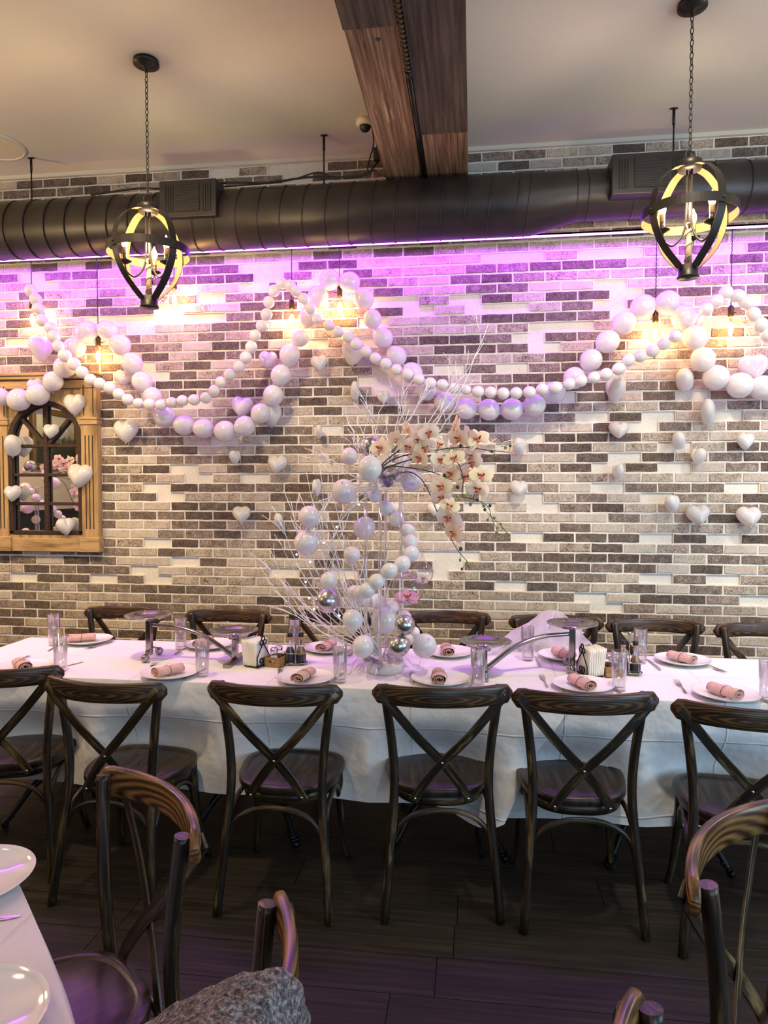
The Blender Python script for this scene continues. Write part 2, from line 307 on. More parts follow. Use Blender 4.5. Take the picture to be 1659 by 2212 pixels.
# ------------------------------------------------------------------ mesh builder
class MB:
    def __init__(s): s.v = []; s.f = []; s.uv = []; s.mi = []; s.sm = []
    def add(s, vs, fs, uvs=None, mi=0, smooth=True, T=None):
        o = len(s.v)
        for v in vs: s.v.append(tuple(T @ Vector(v)) if T else tuple(v))
        for i, f in enumerate(fs):
            s.f.append([o + k for k in f]); s.mi.append(mi); s.sm.append(smooth)
            s.uv.append([uvs[k] for k in f] if uvs else [(0, 0)] * len(f))
    def box(s, c, d, T=None, mi=0):
        x, y, z = d[0] / 2, d[1] / 2, d[2] / 2
        ax = max(range(3), key=lambda i: d[i])
        cor = [(-x, -y, -z), (x, -y, -z), (x, y, -z), (-x, y, -z), (-x, -y, z), (x, -y, z), (x, y, z), (-x, y, z)]
        ctr = Vector(c)
        for f in ((3, 2, 1, 0), (4, 5, 6, 7), (0, 1, 5, 4), (1, 2, 6, 5), (2, 3, 7, 6), (3, 0, 4, 7)):
            vs = [Vector(cor[k]) for k in f]
            uv = []
            for v in vs:
                o = [v[i] for i in range(3) if i != ax]
                uv.append((v[ax] + c[0], o[0] + o[1] + c[1]))
            s.add([tuple(v + ctr) for v in vs], [(0, 1, 2, 3)], uv, mi, False, T)
    def sweep(s, path, prof, up=None, closed=False, cap=True, scale=None, mi=0, smooth=True, T=None):
        """prof: closed list of (a, b): a along side, b along normal"""
        P = [Vector(p) for p in path]; n = len(P); m = len(prof)
        vs = []; uvs = []; L = 0; fr = None
        per = [0]
        for k in range(m): per.append(per[-1] + math.dist(prof[k], prof[(k + 1) % m]))
        for i in range(n):
            a = P[i - 1] if (i > 0 or closed) else P[i]; b = P[(i + 1) % n] if (i < n - 1 or closed) else P[i]
            t = (b - a).normalized()
            if up is not None: nn = Vector(up)
            elif fr is None: nn = Vector((0, 0, 1)) if abs(t.z) < .9 else Vector((0, 1, 0))
            else: nn = fr
            nn = (nn - t * nn.dot(t)).normalized(); fr = nn
            sd = t.cross(nn)
            if i: L += (P[i] - P[i - 1]).length
            k = scale[i] if scale else 1
            for j, (x, y) in enumerate(prof):
                vs.append(P[i] + sd * x * k + nn * y * k); uvs.append((L, per[j]))
        fs = []
        for i in range(n if closed else n - 1):
            for j in range(m):
                i2 = (i + 1) % n; j2 = (j + 1) % m
                fs.append((i * m + j, i * m + j2, i2 * m + j2, i2 * m + j))
        s.add(vs, fs, uvs, mi, smooth, T)
        if cap and not closed:
            s.add(vs[:m], [tuple(range(m))[::-1]], uvs[:m], mi, False, T)
            s.add(vs[-m:], [tuple(range(m))], uvs[-m:], mi, False, T)
    def tube(s, path, r, n=8, closed=False, cap=True, mi=0, T=None, up=None):
        if isinstance(r, (list, tuple)): sc_, r0 = [x / r[0] for x in r], r[0]
        else: sc_, r0 = None, r
        s.sweep(path, [(r0 * math.cos(2 * PI * k / n), r0 * math.sin(2 * PI * k / n)) for k in range(n)], up, closed, cap, sc_, mi, True, T)
    def strip(s, path, w_, t_, up, mi=0, T=None, closed=False, smooth=False):
        s.sweep(path, [(-w_ / 2, -t_ / 2), (w_ / 2, -t_ / 2), (w_ / 2, t_ / 2), (-w_ / 2, t_ / 2)], up, closed, True, None, mi, smooth, T)
    def lathe(s, prof, n=24, mi=0, T=None, smooth=True):
        m = len(prof); vs = []; uvs = []
        for i in range(n):
            a = 2 * PI * i / n
            for r, z in prof: vs.append((r * math.cos(a), r * math.sin(a), z)); uvs.append((z, r * a))
        fs = []
        for i in range(n):
            for j in range(m - 1):
                i2 = (i + 1) % n
                fs.append((i * m + j, i2 * m + j, i2 * m + j + 1, i * m + j + 1))
        s.add(vs, fs, uvs, mi, smooth, T)
    def ball(s, c, r, nu=12, nv=8, sx=(1, 1, 1), mi=0):
        prof = [(max(1e-5, r * math.sin(PI * k / nv)), -r * math.cos(PI * k / nv)) for k in range(nv + 1)]
        s.lathe(prof, nu, mi, Matrix.Translation(c) @ Matrix.Diagonal((*sx, 1)))
    def grid(s, fn, nu, nv, mi=0, T=None, smooth=True, closeu=False):
        vs = []; uvs = []
        for i in range(nu + 1):
            for j in range(nv + 1):
                vs.append(fn(i / nu, j / nv)); uvs.append((i / nu, j / nv))
        fs = [(i * (nv + 1) + j, (i + 1) * (nv + 1) + j, (i + 1) * (nv + 1) + j + 1, i * (nv + 1) + j + 1) for i in range(nu) for j in range(nv)]
        s.add(vs, fs, uvs, mi, smooth, T)
    def prism(s, out, y0, y1, T=None, mi=0, smooth=False):
        """out: (x, z) polygon, extruded along y"""
        n = len(out)
        uv = [(b, a) for a, b in out]
        s.add([(x, y0, z) for x, z in out], [tuple(range(n))], uv, mi, False, T)
        s.add([(x, y1, z) for x, z in out], [tuple(range(n))[::-1]], uv, mi, False, T)
        for k in range(n):
            a, b = out[k], out[(k + 1) % n]
            s.add([(a[0], y0, a[1]), (a[0], y1, a[1]), (b[0], y1, b[1]), (b[0], y0, b[1])], [(0, 1, 2, 3)], [uv[k], uv[k], uv[(k + 1) % n], uv[(k + 1) % n]], mi, smooth, T)
    def mesh(s, name, mats):
        me = bpy.data.meshes.new(name); me.from_pydata(s.v, [], s.f)
        ul = me.uv_layers.new(name='UVMap')
        flat = [c for f in s.uv for p in f for c in p]; ul.data.foreach_set('uv', flat)
        for mt in (mats if isinstance(mats, (list, tuple)) else [mats]): me.materials.append(mt)
        me.polygons.foreach_set('material_index', s.mi); me.polygons.foreach_set('use_smooth', s.sm)
        me.update()
        bm = bmesh.new(); bm.from_mesh(me); bmesh.ops.remove_doubles(bm, verts=bm.verts, dist=1e-6)
        bmesh.ops.recalc_face_normals(bm, faces=bm.faces); bm.to_mesh(me); bm.free()
        return me
    def build(s, name, mats, parent=None, **kw):
        return obj(name, s.mesh(name, mats), parent, **kw)
def obj(name, me, parent=None, loc=(0, 0, 0), rot=(0, 0, 0), scl=(1, 1, 1)):
    o = bpy.data.objects.new(name, me); C.objects.link(o); o.parent = parent
    o.location = loc; o.rotation_euler = rot; o.scale = scl
    return o
def bevel(o, wd=.002, seg=2):
    m = o.modifiers.new('bevel', 'BEVEL'); m.width = wd; m.segments = seg; m.limit_method = 'ANGLE'; m.angle_limit = R(40); return o
def solid(o, t):
    m = o.modifiers.new('thickness', 'SOLIDIFY'); m.thickness = t; m.offset = 0; return o
LAB = {}
def tag(o, label, cat, group=None, kind=None):
    o['label'] = label; o['category'] = cat
    if group: o['group'] = group
    if kind: o['kind'] = kind
    LAB.setdefault(label, []).append(o.name)
    return o
def thing(name, label, cat, loc=(0, 0, 0), rz=0, group=None):
    o = bpy.data.objects.new(name, None); C.objects.link(o); o.empty_display_size = .05
    o.location = loc; o.rotation_euler = (0, 0, rz)
    return tag(o, label, cat, group)
def struct(o, label=None):
    o['kind'] = 'structure'
    if label: o['label'] = label
    return o
def kids(o): return [c for c in bpy.data.objects if c.parent == o]
CH = {}
def copy_tree(o, loc, rz, label, parent=None):
    """copy of a thing with copies of its parts and their sub-parts"""
    r = o.copy(); C.objects.link(r); r.location = loc; r.rotation_euler = (0, 0, rz)
    r['label'] = label; LAB.setdefault(label, []).append(r.name)
    if o.name not in CH: CH[o.name] = [(c, kids(c)) for c in kids(o)]
    for c, gs in CH[o.name]:
        d = c.copy(); C.objects.link(d); d.parent = r
        for g in gs:
            e = g.copy(); C.objects.link(e); e.parent = d
    return r
def arc(fn, n): return [fn(i / n) for i in range(n + 1)]
def spline(pts, n=6):
    """Catmull-Rom through pts"""
    P = [Vector(p) for p in pts]; P = [2 * P[0] - P[1]] + P + [2 * P[-1] - P[-2]]; out = []
    for i in range(1, len(P) - 2):
        for k in range(n):
            t = k / n; a, b, c, d = P[i - 1:i + 3]
            out.append(.5 * ((2 * b) + (c - a) * t + (2 * a - 5 * b + 4 * c - d) * t * t + (3 * b - a - 3 * c + d) * t ** 3))
    out.append(P[-2]); return out
# ------------------------------------------------------------------ the room
WY = 4.35          # brick wall plane
CZ = 3.68          # ceiling height
def slab(name, c, d, m): b = MB(); b.box(c, d); return struct(b.build(name, m))
slab('ceiling', (-.8, .2, CZ + .05), (11.2, 8.6, .1), M['ceil'])
floor = slab('floor', (-.8, .2, -.03), (11.2, 8.6, .045), M['wains'])
wall = slab('wall_back', (-.8, WY + .05, 1.84), (11.2, .1, 3.70), M['plaster'])
wl = slab('wall_left', (-6.25, .2, 1.84), (.1, 8.6, 3.70), M['beige'])
slab('wall_right', (4.75, .2, 1.84), (.1, 8.6, 3.70), M['beige'])
slab('wall_front', (-.8, -4.05, 1.84), (11.2, .1, 3.70), M['beige'])
b = MB(); b.box((-6.19, .2, .62), (.02, 8.5, 1.24)); b.box((-6.18, .2, 1.25), (.04, 8.5, .04)); b.build('wainscot', M['wains'], wl)

# floor boards, each its own piece
pw = .187
pm = []
for k in range(5):
    b = MB(); b.box((0, 0, 0), (1.22, pw - .003, .012)); pm.append(b.mesh('plank', M['plank']))
rnd = random.Random(5)
for r in range(22):
    y = .16 + r * pw
    x = -3.4 - rnd.random() * 1.2
    while x < 2.6:
        o = obj('plank', pm[rnd.randrange(5)], floor, (x + .61, y, -.0075 + .006 + rnd.random() * .0006 - .0046))
        x += 1.223

# brick wall: one digit per brick, 0 dark, 1 mid, 2 whitewashed, 3 bare plaster
BH, BZ0, BL, BX0 = .0612, .044, .1927, .044
ROWS = {
12: [0,1,0,0,2,0,0,0,2,0,0,0,2,0,2,1,2,1,2,2,2,0,0,1,0,1,0,2],
13: [2,0,2,2,2,1,0,1,0,2,0,1,2,2,2,0,1,2,2,2,2,3,1,2,1,1,2,2],
14: [0,0,0,2,0,0,0,0,0,2,2,2,0,2,1,0,2,2,1,1,0,3,2,0,0,1,3,1],
15: [2,3,0,0,3,0,3,2,2,2,2,0,1,1,0,0,2,0,3,0,1,2,0,2,0,2,1,2],
16: [2,2,0,0,0,0,3,2,2,2,2,3,0,3,0,2,3,2,0,0,0,0,2,3,0,3,2,0],
17: [0,0,2,0,0,2,2,3,0,2,2,2,0,1,0,0,3,1,2,0,0,0,0,2,0,2,2,0],
18: [2,0,2,0,0,0,2,0,2,2,2,0,2,0,0,2,3,3,2,0,0,0,0,0,2,0,0,0],
19: [2,2,0,2,0,2,3,0,1,2,0,1,2,2,2,2,2,0,0,2,2,0,2,2,0,2,2,0],
20: [0,2,0,0,0,2,2,0,0,0,2,0,2,0,2,2,2,1,0,3,0,0,0,3,0,3,0,0],
21: [0,2,2,2,0,2,2,0,0,2,1,0,0,1,0,2,0,0,2,2,0,2,2,2,2,2,1,2],
22: [1,2,0,2,2,0,0,0,0,0,0,0,2,0,0,2,0,0,2,2,2,2,0,2,1,0,0,2],
23: [1,1,1,0,0,2,2,0,0,0,2,0,0,1,2,2,0,3,2,3,1,0,2,2,2,0,0,2],
24: [2,2,2,0,2,2,0,3,2,2,2,0,0,2,0,2,2,0,2,3,2,0,2,3,0,2,0,1],
25: [0,0,1,1,0,2,3,0,0,0,0,0,2,2,2,2,1,2,2,1,2,3,0,0,0,3,2,1],
26: [2,0,2,0,1,0,0,2,3,2,3,1,0,0,2,2,2,1,0,0,2,2,2,2,2,2,2,0],
27: [2,0,2,2,0,2,0,3,2,0,2,2,2,2,0,0,2,3,0,2,0,3,0,3,2,0,0,1],
28: [1,0,2,2,0,1,2,0,0,0,0,2,2,2,2,0,1,2,0,2,2,0,3,0,2,0,0,1],
29: [1,0,0,2,2,0,2,0,2,2,1,0,2,0,0,2,1,1,3,0,0,2,2,3,2,0,0,2],
30: [2,2,0,0,0,0,0,0,2,3,2,0,0,0,2,0,1,2,2,3,0,0,0,2,2,2,2,2],
31: [0,2,2,1,2,0,0,0,2,2,0,0,3,0,0,2,0,0,2,2,2,0,3,0,2,0,2,2],
32: [0,2,2,2,2,0,2,2,2,1,2,2,2,2,2,0,0,0,0,2,0,3,0,3,2,3,2,0],
33: [0,0,2,2,0,2,2,2,2,0,0,2,0,2,0,2,2,1,0,0,1,2,2,0,2,1,1,2],
34: [2,2,2,0,0,0,2,2,3,2,2,2,0,2,0,2,0,2,0,0,3,0,2,0,3,0,2,0],
35: [1,2,0,2,0,2,2,0,2,0,0,0,0,2,3,2,2,1,0,0,0,0,0,0,2,2,0,1],
36: [0,2,2,2,0,2,2,0,0,2,0,2,0,0,3,3,0,2,0,0,0,2,2,2,0,2,0,0],
37: [0,2,0,0,0,1,3,0,2,2,1,2,2,0,3,0,3,0,3,0,0,0,2,2,0,2,1,2],
38: [2,2,0,0,0,0,3,2,0,2,1,2,0,0,2,0,0,2,2,2,0,0,2,2,0,0,2,2],
39: [0,0,2,2,0,2,0,2,0,0,0,0,2,2,2,2,0,0,0,3,2,0,2,2,0,2,2,0],
40: [0,2,2,0,0,0,0,2,2,0,0,2,3,2,3,0,0,0,0,3,0,0,0,2,2,0,2,0],
41: [2,3,2,0,2,0,2,2,0,1,0,2,2,2,2,2,2,2,2,3,3,2,2,2,2,2,0,2],
42: [0,0,1,2,2,2,3,2,2,0,0,2,0,0,3,2,2,2,0,0,0,0,3,2,2,0,0,1],
43: [2,0,2,2,3,3,3,3,3,0,0,0,2,0,0,3,2,3,3,2,0,3,0,2,2,3,2,2],
44: [2,2,0,2,0,0,0,3,2,2,0,0,2,0,3,3,2,3,0,2,0,0,3,0,0,0,0,0],
45: [1,1,0,2,0,1,2,0,3,0,0,0,0,2,0,2,2,0,0,2,2,3,2,2,1,2,0,0],
46: [2,2,0,2,2,1,2,2,2,2,3,0,3,0,0,2,2,0,0,1,2,2,2,0,0,2,0,2],
47: [2,2,3,2,2,2,0,0,0,0,3,0,3,0,2,2,2,0,0,0,0,0,2,2,2,0,0,2],
48: [1,0,3,0,0,2,1,2,0,0,3,3,0,0,2,2,2,2,3,3,2,3,3,2,0,3,0,1],
49: [2,2,0,2,0,3,2,0,0,2,2,2,0,2,0,0,2,2,1,2,2,2,2,2,2,2,0,2],
50: [0,0,0,0,0,0,2,0,0,2,2,2,2,0,2,1,0,1,1,2,2,1,0,1,2,2,2,0],
51: [2,1,0,2,0,0,2,0,2,0,2,0,1,2,0,0,2,0,0,0,1,2,1,2,2,2,0,0],
52: [2,2,2,1,0,0,2,1,0,2,0,2,2,2,0,0,0,0,1,0,2,2,1,2,2,2,2,2],
53: [2,2,2,0,2,2,0,2,1,0,2,1,2,2,1,2,1,2,0,1,2,0,0,0,2,1,2,1],
54: [2,2,2,1,0,0,2,0,0,2,2,2,0,1,2,2,1,1,2,2,2,2,2,0,2,0,2,2],
55: [2,0,0,2,2,0,2,2,0,2,1,2,1,2,0,2,2,1,2,0,2,1,0,2,1,0,2,0],
56: [0,1,1,1,0,0,2,0,0,2,0,0,2,1,1,0,2,0,0,0,2,2,2,2,0,0,2,0],
57: [1,0,0,1,0,2,1,0,0,0,0,3,0,0,0,0,2,2,0,2,2,2,1,1,2,0,0,2],
58: [2,2,0,0,0,2,0,1,0,3,2,3,3,0,0,2,2,0,0,0,2,2,0,2,2,0,0,0],
59: [0,1,2,1,2,2,0,2,2,0,2,0,1,2,0,2,2,0,0,0,2,2,2,0,0,0,2,0],
}
rnd = random.Random(11)
def brick_bm(kind, seed, w_=BL - .010, h_=BH - .0105, t=.016):
    rr = random.Random(seed); bm = MB()
    e = [rr.uniform(-.0022, .0022) for _ in range(16)]
    n = 5
    top = []; bot = []
    for i in range(n + 1):
        x = -w_ / 2 + w_ * i / n
        top.append((x + (e[i] if i in (0, n) else 0), h_ / 2 + rr.uniform(-.0020, .0012)))
        bot.append((x + (e[i + 6] if i in (0, n) else 0), -h_ / 2 + rr.uniform(-.0012, .0020)))
    out = bot + top[::-1]
    ins = [(x * .975, z * .90) for x, z in out]
    k = len(out)
    vs = [(x, 0, z) for x, z in out] + [(x, -t + .003, z) for x, z in out] + [(x, -t, z) for x, z in ins]
    fs = [tuple(range(2 * k, 3 * k))]
    for a in range(2):
        for i in range(k): j = (i + 1) % k; fs.append((a * k + i, a * k + j, a * k + k + j, a * k + k + i))
    bm.add(vs, fs, None, 0, False)
    return bm
BM = {c: [brick_bm(c, ord(c) * 10 + s).mesh('brick', M['brick' + c]) for s in range(4)] for c in 'DML'}
cand = []; field = []
mort = MB()
for k in range(0, 60):
    s = ROWS.get(k)
    z = BZ0 + (k + .5) * BH
    full = ''.join(rnd.choice('DDDLLLLM') for _ in range(5)) + (''.join('DMLP'[q] for q in s) if s else ''.join(rnd.choice('DDDLLLLM') for _ in range(28))) + ''.join(rnd.choice('DDDLLLLMP') for _ in range(7))
    run = None
    for i, c in enumerate(full):
        x = BX0 + (k % 2) * BL / 2 + (-23 + i + .5) * BL
        if c == 'P':
            if run is not None: mort.box(((run + x - BL / 2) / 2, WY - .006, z), (x - BL / 2 - run, .012, BH)); run = None
            continue
        if run is None: run = x - BL / 2
        vis = -3.12 < x < 1.70 and k >= 13
        hid = -3.25 < x < -2.4 and 1.18 < z < 2.36
        (cand if vis and not hid else field).append((math.dist((x, WY, z), (.2, 0, 1.6)), x, z, c))
    if run is not None: mort.box(((run + x + BL / 2) / 2, WY - .006, z), (x + BL / 2 - run, .012, BH))
o = mort.build('mortar', M['mortar'], wall); o['kind'] = 'stuff'
cand.sort()
for d, x, z, c in cand[:298]:
    obj('brick', BM[c][rnd.randrange(4)], wall, (x, WY - .001, z), (0, rnd.uniform(-.006, .006), 0))
fb = MB()
tm = {}
for n_, mi in (('D', 0), ('M', 1), ('L', 2)): tm[n_] = [(brick_bm(n_, ord(n_) * 10 + s), mi) for s in range(4)]
for d, x, z, c in cand[298:] + field:
    src, mi = tm[c][rnd.randrange(4)]
    fb.add([(vx + x, vy + WY - .001, vz + z) for vx, vy, vz in src.v], src.f, None, mi, False)
o = fb.build('brickwork', [M['brickD'], M['brickM'], M['brickL']], wall); o['kind'] = 'stuff'

# thin cover moulding along the wall under the ceiling
b = MB(); b.box((-.8, WY - .018, CZ - .012), (11, .036, .024)); struct(b.build('trim_1', M['ceil']))

# ceiling beam clad in reclaimed boards
beam = thing('ceiling_beam', 'boxed ceiling beam of weathered reclaimed boards running to the brick wall', 'beam', (0, 0, 3.40))
def board(x0, x1, y0, y1, z0, z1, m, nm='board'):
    b = MB(); b.box(((x0 + x1) / 2, (y0 + y1) / 2, (z0 + z1) / 2), (x1 - x0, y1 - y0, z1 - z0)); return bevel(b.build(nm, m, beam), .003)
board(-.510, -.298, 2.722, 4.33, 0, .03, M['beam']); board(-.513, -.297, -3.9, 2.719, -.008, .03, M['beamdark'])
board(-.270, -.036, 3.572, 4.33, 0, .03, M['beam']); board(-.272, -.035, -3.9, 3.569, -.004, .03, M['beamdark'])
board(-.505, -.480, -3.9, 4.33, .031, .275, M['beam']); board(-.066, -.040, -3.9, 4.33, .031, .275, M['beamdark'])
b = MB(); b.box((-.284, .2, .05), (.10, 8.1, .02)); b.build('core', M['grille'], beam)
b = MB(); b.lathe([(.0001, -.001), (.012, -.001), (.012, .012), (.0001, .012)], 14, T=Matrix.Translation((-.385, 2.80, 0))); b.build('bolt_hole', M['grille'], beam)
b = MB(); b.tube([(-.284, 3.06, -.004), (-.284, 4.12, -.004)], .011, 10); b.tube([(-.284, 3.02, -.004), (-.284, 3.06, -.004)], .0135, 10)
b.build('conduit', M['iron'], beam)
b = MB(); pts = [(-.284 + .010 * math.cos(t * .9), 1.9 + t * .0042, -.004 + .010 * math.sin(t * .9)) for t in range(0, 268)]
b.tube(pts, .0045, 5); b.tube([(-.284, 1.9, -.004), (-.284, 3.03, -.004)], .008, 8); b.build('flex_conduit', M['brass'], beam)

# round air duct with vents
duct = thing('air_duct', 'dark round spiral air duct hanging along the top of the brick wall', 'air duct', (0, 4.05, 3.21))
b = MB()
sec = [(-4.6, .168, 0), (.24, .168, 0), (.30, .168, 0), (.56, .135, .033), (.62, .135, .033), (3.6, .135, .033)]
b.sweep([(x, 0, dz) for x, r, dz in sec], [(math.cos(2 * PI * k / 40), math.sin(2 * PI * k / 40)) for k in range(40)], (0, 0, 1), False, True, [r for x, r, dz in sec])
b.build('duct_shell', M['duct'], duct)
def seam_mesh(r, lean):
    b = MB(); b.tube([(lean * math.sin(t), r * math.cos(t), r * math.sin(t)) for t in [2 * PI * k / 36 for k in range(36)]], .0032, 5, True); return b.mesh('seam', M['ductseam'])
s1, s2 = seam_mesh(.1695, .02), seam_mesh(.1365, .0)
x = -4.4
while x < .2: obj('seam', s1, duct, (x, 0, 0)); x += .132
for x in (.24, .30): obj('seam', s1, duct, (x, 0, 0))
for x in (.56, .62, .86, 1.28, 1.46, 1.64, 1.82, 2.0, 2.2, 2.5): obj('seam', s2, duct, (x, 0, .033))
def vent(x0, x1):
    z0, z1, yf, yb = -.045, .165, -.20, -.02
    b = MB(); b.box(((x0 + x1) / 2, (yf + yb) / 2 + .004, (z0 + z1) / 2), (x1 - x0, yb - yf, z1 - z0))
    bx = bevel(b.build('vent_box', M['duct'], duct), .004)
    b = MB(); wd = x1 - x0
    cx0, cx1 = x0 + wd * .29, x1 - wd * .29
    for i in range(9):
        z = z0 + .035 + i * .0175; b.box(((cx0 + cx1) / 2, yf - .001, z), (cx1 - cx0, .004, .009))
    for xa in (x0 + wd * .09, x1 - wd * .09 - .055):
        for i in range(4): b.box((xa + .006 + i * .0145, yf - .001, z0 + .105), (.008, .004, .15))
    b.build('slots', M['grille'], bx)
    b = MB()
    for i in range(9):
        z = z0 + .043 + i * .0175; b.box(((cx0 + cx1) / 2, yf - .003, z), (cx1 - cx0, .005, .006))
    b.build('louvres', M['duct'], bx)
vent(-1.806, -1.466); vent(.725, 1.124)
for x, y in ((-2.767, 4.10), (-.88, 4.06), (1.08, 4.02)):
    b = MB(); b.tube([(x, y, CZ), (x, y, CZ - .09)], .008, 6); b.tube([(x, y, CZ - .07), (x, y, 3.37)], .0045, 6)
    b.tube([(x - .02, y, CZ - .002), (x + .02, y, CZ - .002)], .006, 6)
    b.build('duct_hanger', M['iron'], duct, loc=(0, -4.05, -3.21))

def cable(name, pts, r, label):
    b = MB(); b.tube(spline(pts, 5), r, 6); return tag(b.build(name, M['cord']), label, 'cable')
cable('electrical_cable', [(-2.3, 3.98, 3.375), (-2.0, 3.97, 3.392), (-1.8, 3.98, 3.385), (-1.45, 3.96, 3.39), (-1.2, 3.98, 3.388), (-.95, 3.97, 3.40), (-.8, 3.99, 3.398), (-.62, 3.97, 3.40), (-.545, 3.98, 3.47)], .006, 'black cable lying along the top of the air duct')
cable('electrical_cable', [(-1.5, 4.0, 3.386), (-1.1, 3.99, 3.394), (-.9, 3.97, 3.425), (-.82, 3.99, 3.405), (-.66, 3.98, 3.388), (-.56, 3.97, 3.42)], .0045, 'thin black cable tangled at the middle duct hanger')
cable('electrical_cable', [(-.575, 3.95, 3.645), (-.57, 3.96, 3.56), (-.60, 3.97, 3.46), (-.61, 3.97, 3.39)], .004, 'black cable drooping from the dome camera to the duct')
a = thing('power_adapter', 'small black power adapter hanging beside the wooden beam', 'adapter', (-.552, 3.96, 3.50))
b = MB(); b.box((0, 0, 0), (.035, .035, .07)); bevel(b.build('adapter_body', M['cap'], a), .005); b = MB(); b.tube([(0, 0, .03), (.004, 0, .13)], .003, 6); b.build('lead', M['cord'], a)
a = thing('dome_camera', 'cream dome security camera on the ceiling beside the wooden beam', 'camera', (-.614, 3.93, CZ))
b = MB(); b.lathe([(.0001, 0), (.052, 0), (.052, -.022), (.046, -.030), (.040, -.034), (.0001, -.034)], 24); b.build('camera_base', M['cam'], a)
b = MB(); b.ball((0, 0, -.034), .032, 16, 10); b.build('camera_dome', M['cap'], a)
a = thing('ceiling_speaker', 'flush round cream ceiling speaker above the mirror', 'speaker', (-2.90, 3.93, CZ))
b = MB(); b.lathe([(.0001, -.004), (.165, -.004), (.168, -.004)], 40); b.build('speaker_grille', M['cam'], a)
b = MB(); b.lathe([(.166, -.003), (.166, -.010), (.178, -.008), (.182, 0)], 40); b.build('speaker_rim', M['ceil'], a)

# LED strip in its channel under the duct
a = thing('led_strip', 'glowing violet LED strip running under the air duct', 'light strip', (0, 4.20, 3.085))
b = MB(); b.box((-.8, 0, .006), (7.4, .040, .004))
for e in (-1, 1): b.box((-.8, e * .0185, .0012), (7.4, .003, .0066)); b.build('channel', M['steel'], a)
b = MB(); b.box((-.8, -.001, 0), (7.4, .031, .0036)); b.build('diode_tape', M['led'], a)
b = MB()
for x in (-2.6, -1.3, 0, 1.2): b.tube([(x, 0, .006), (x, -.03, .09)], .002, 5)
b.build('hanging_wire', M['cord'], a)

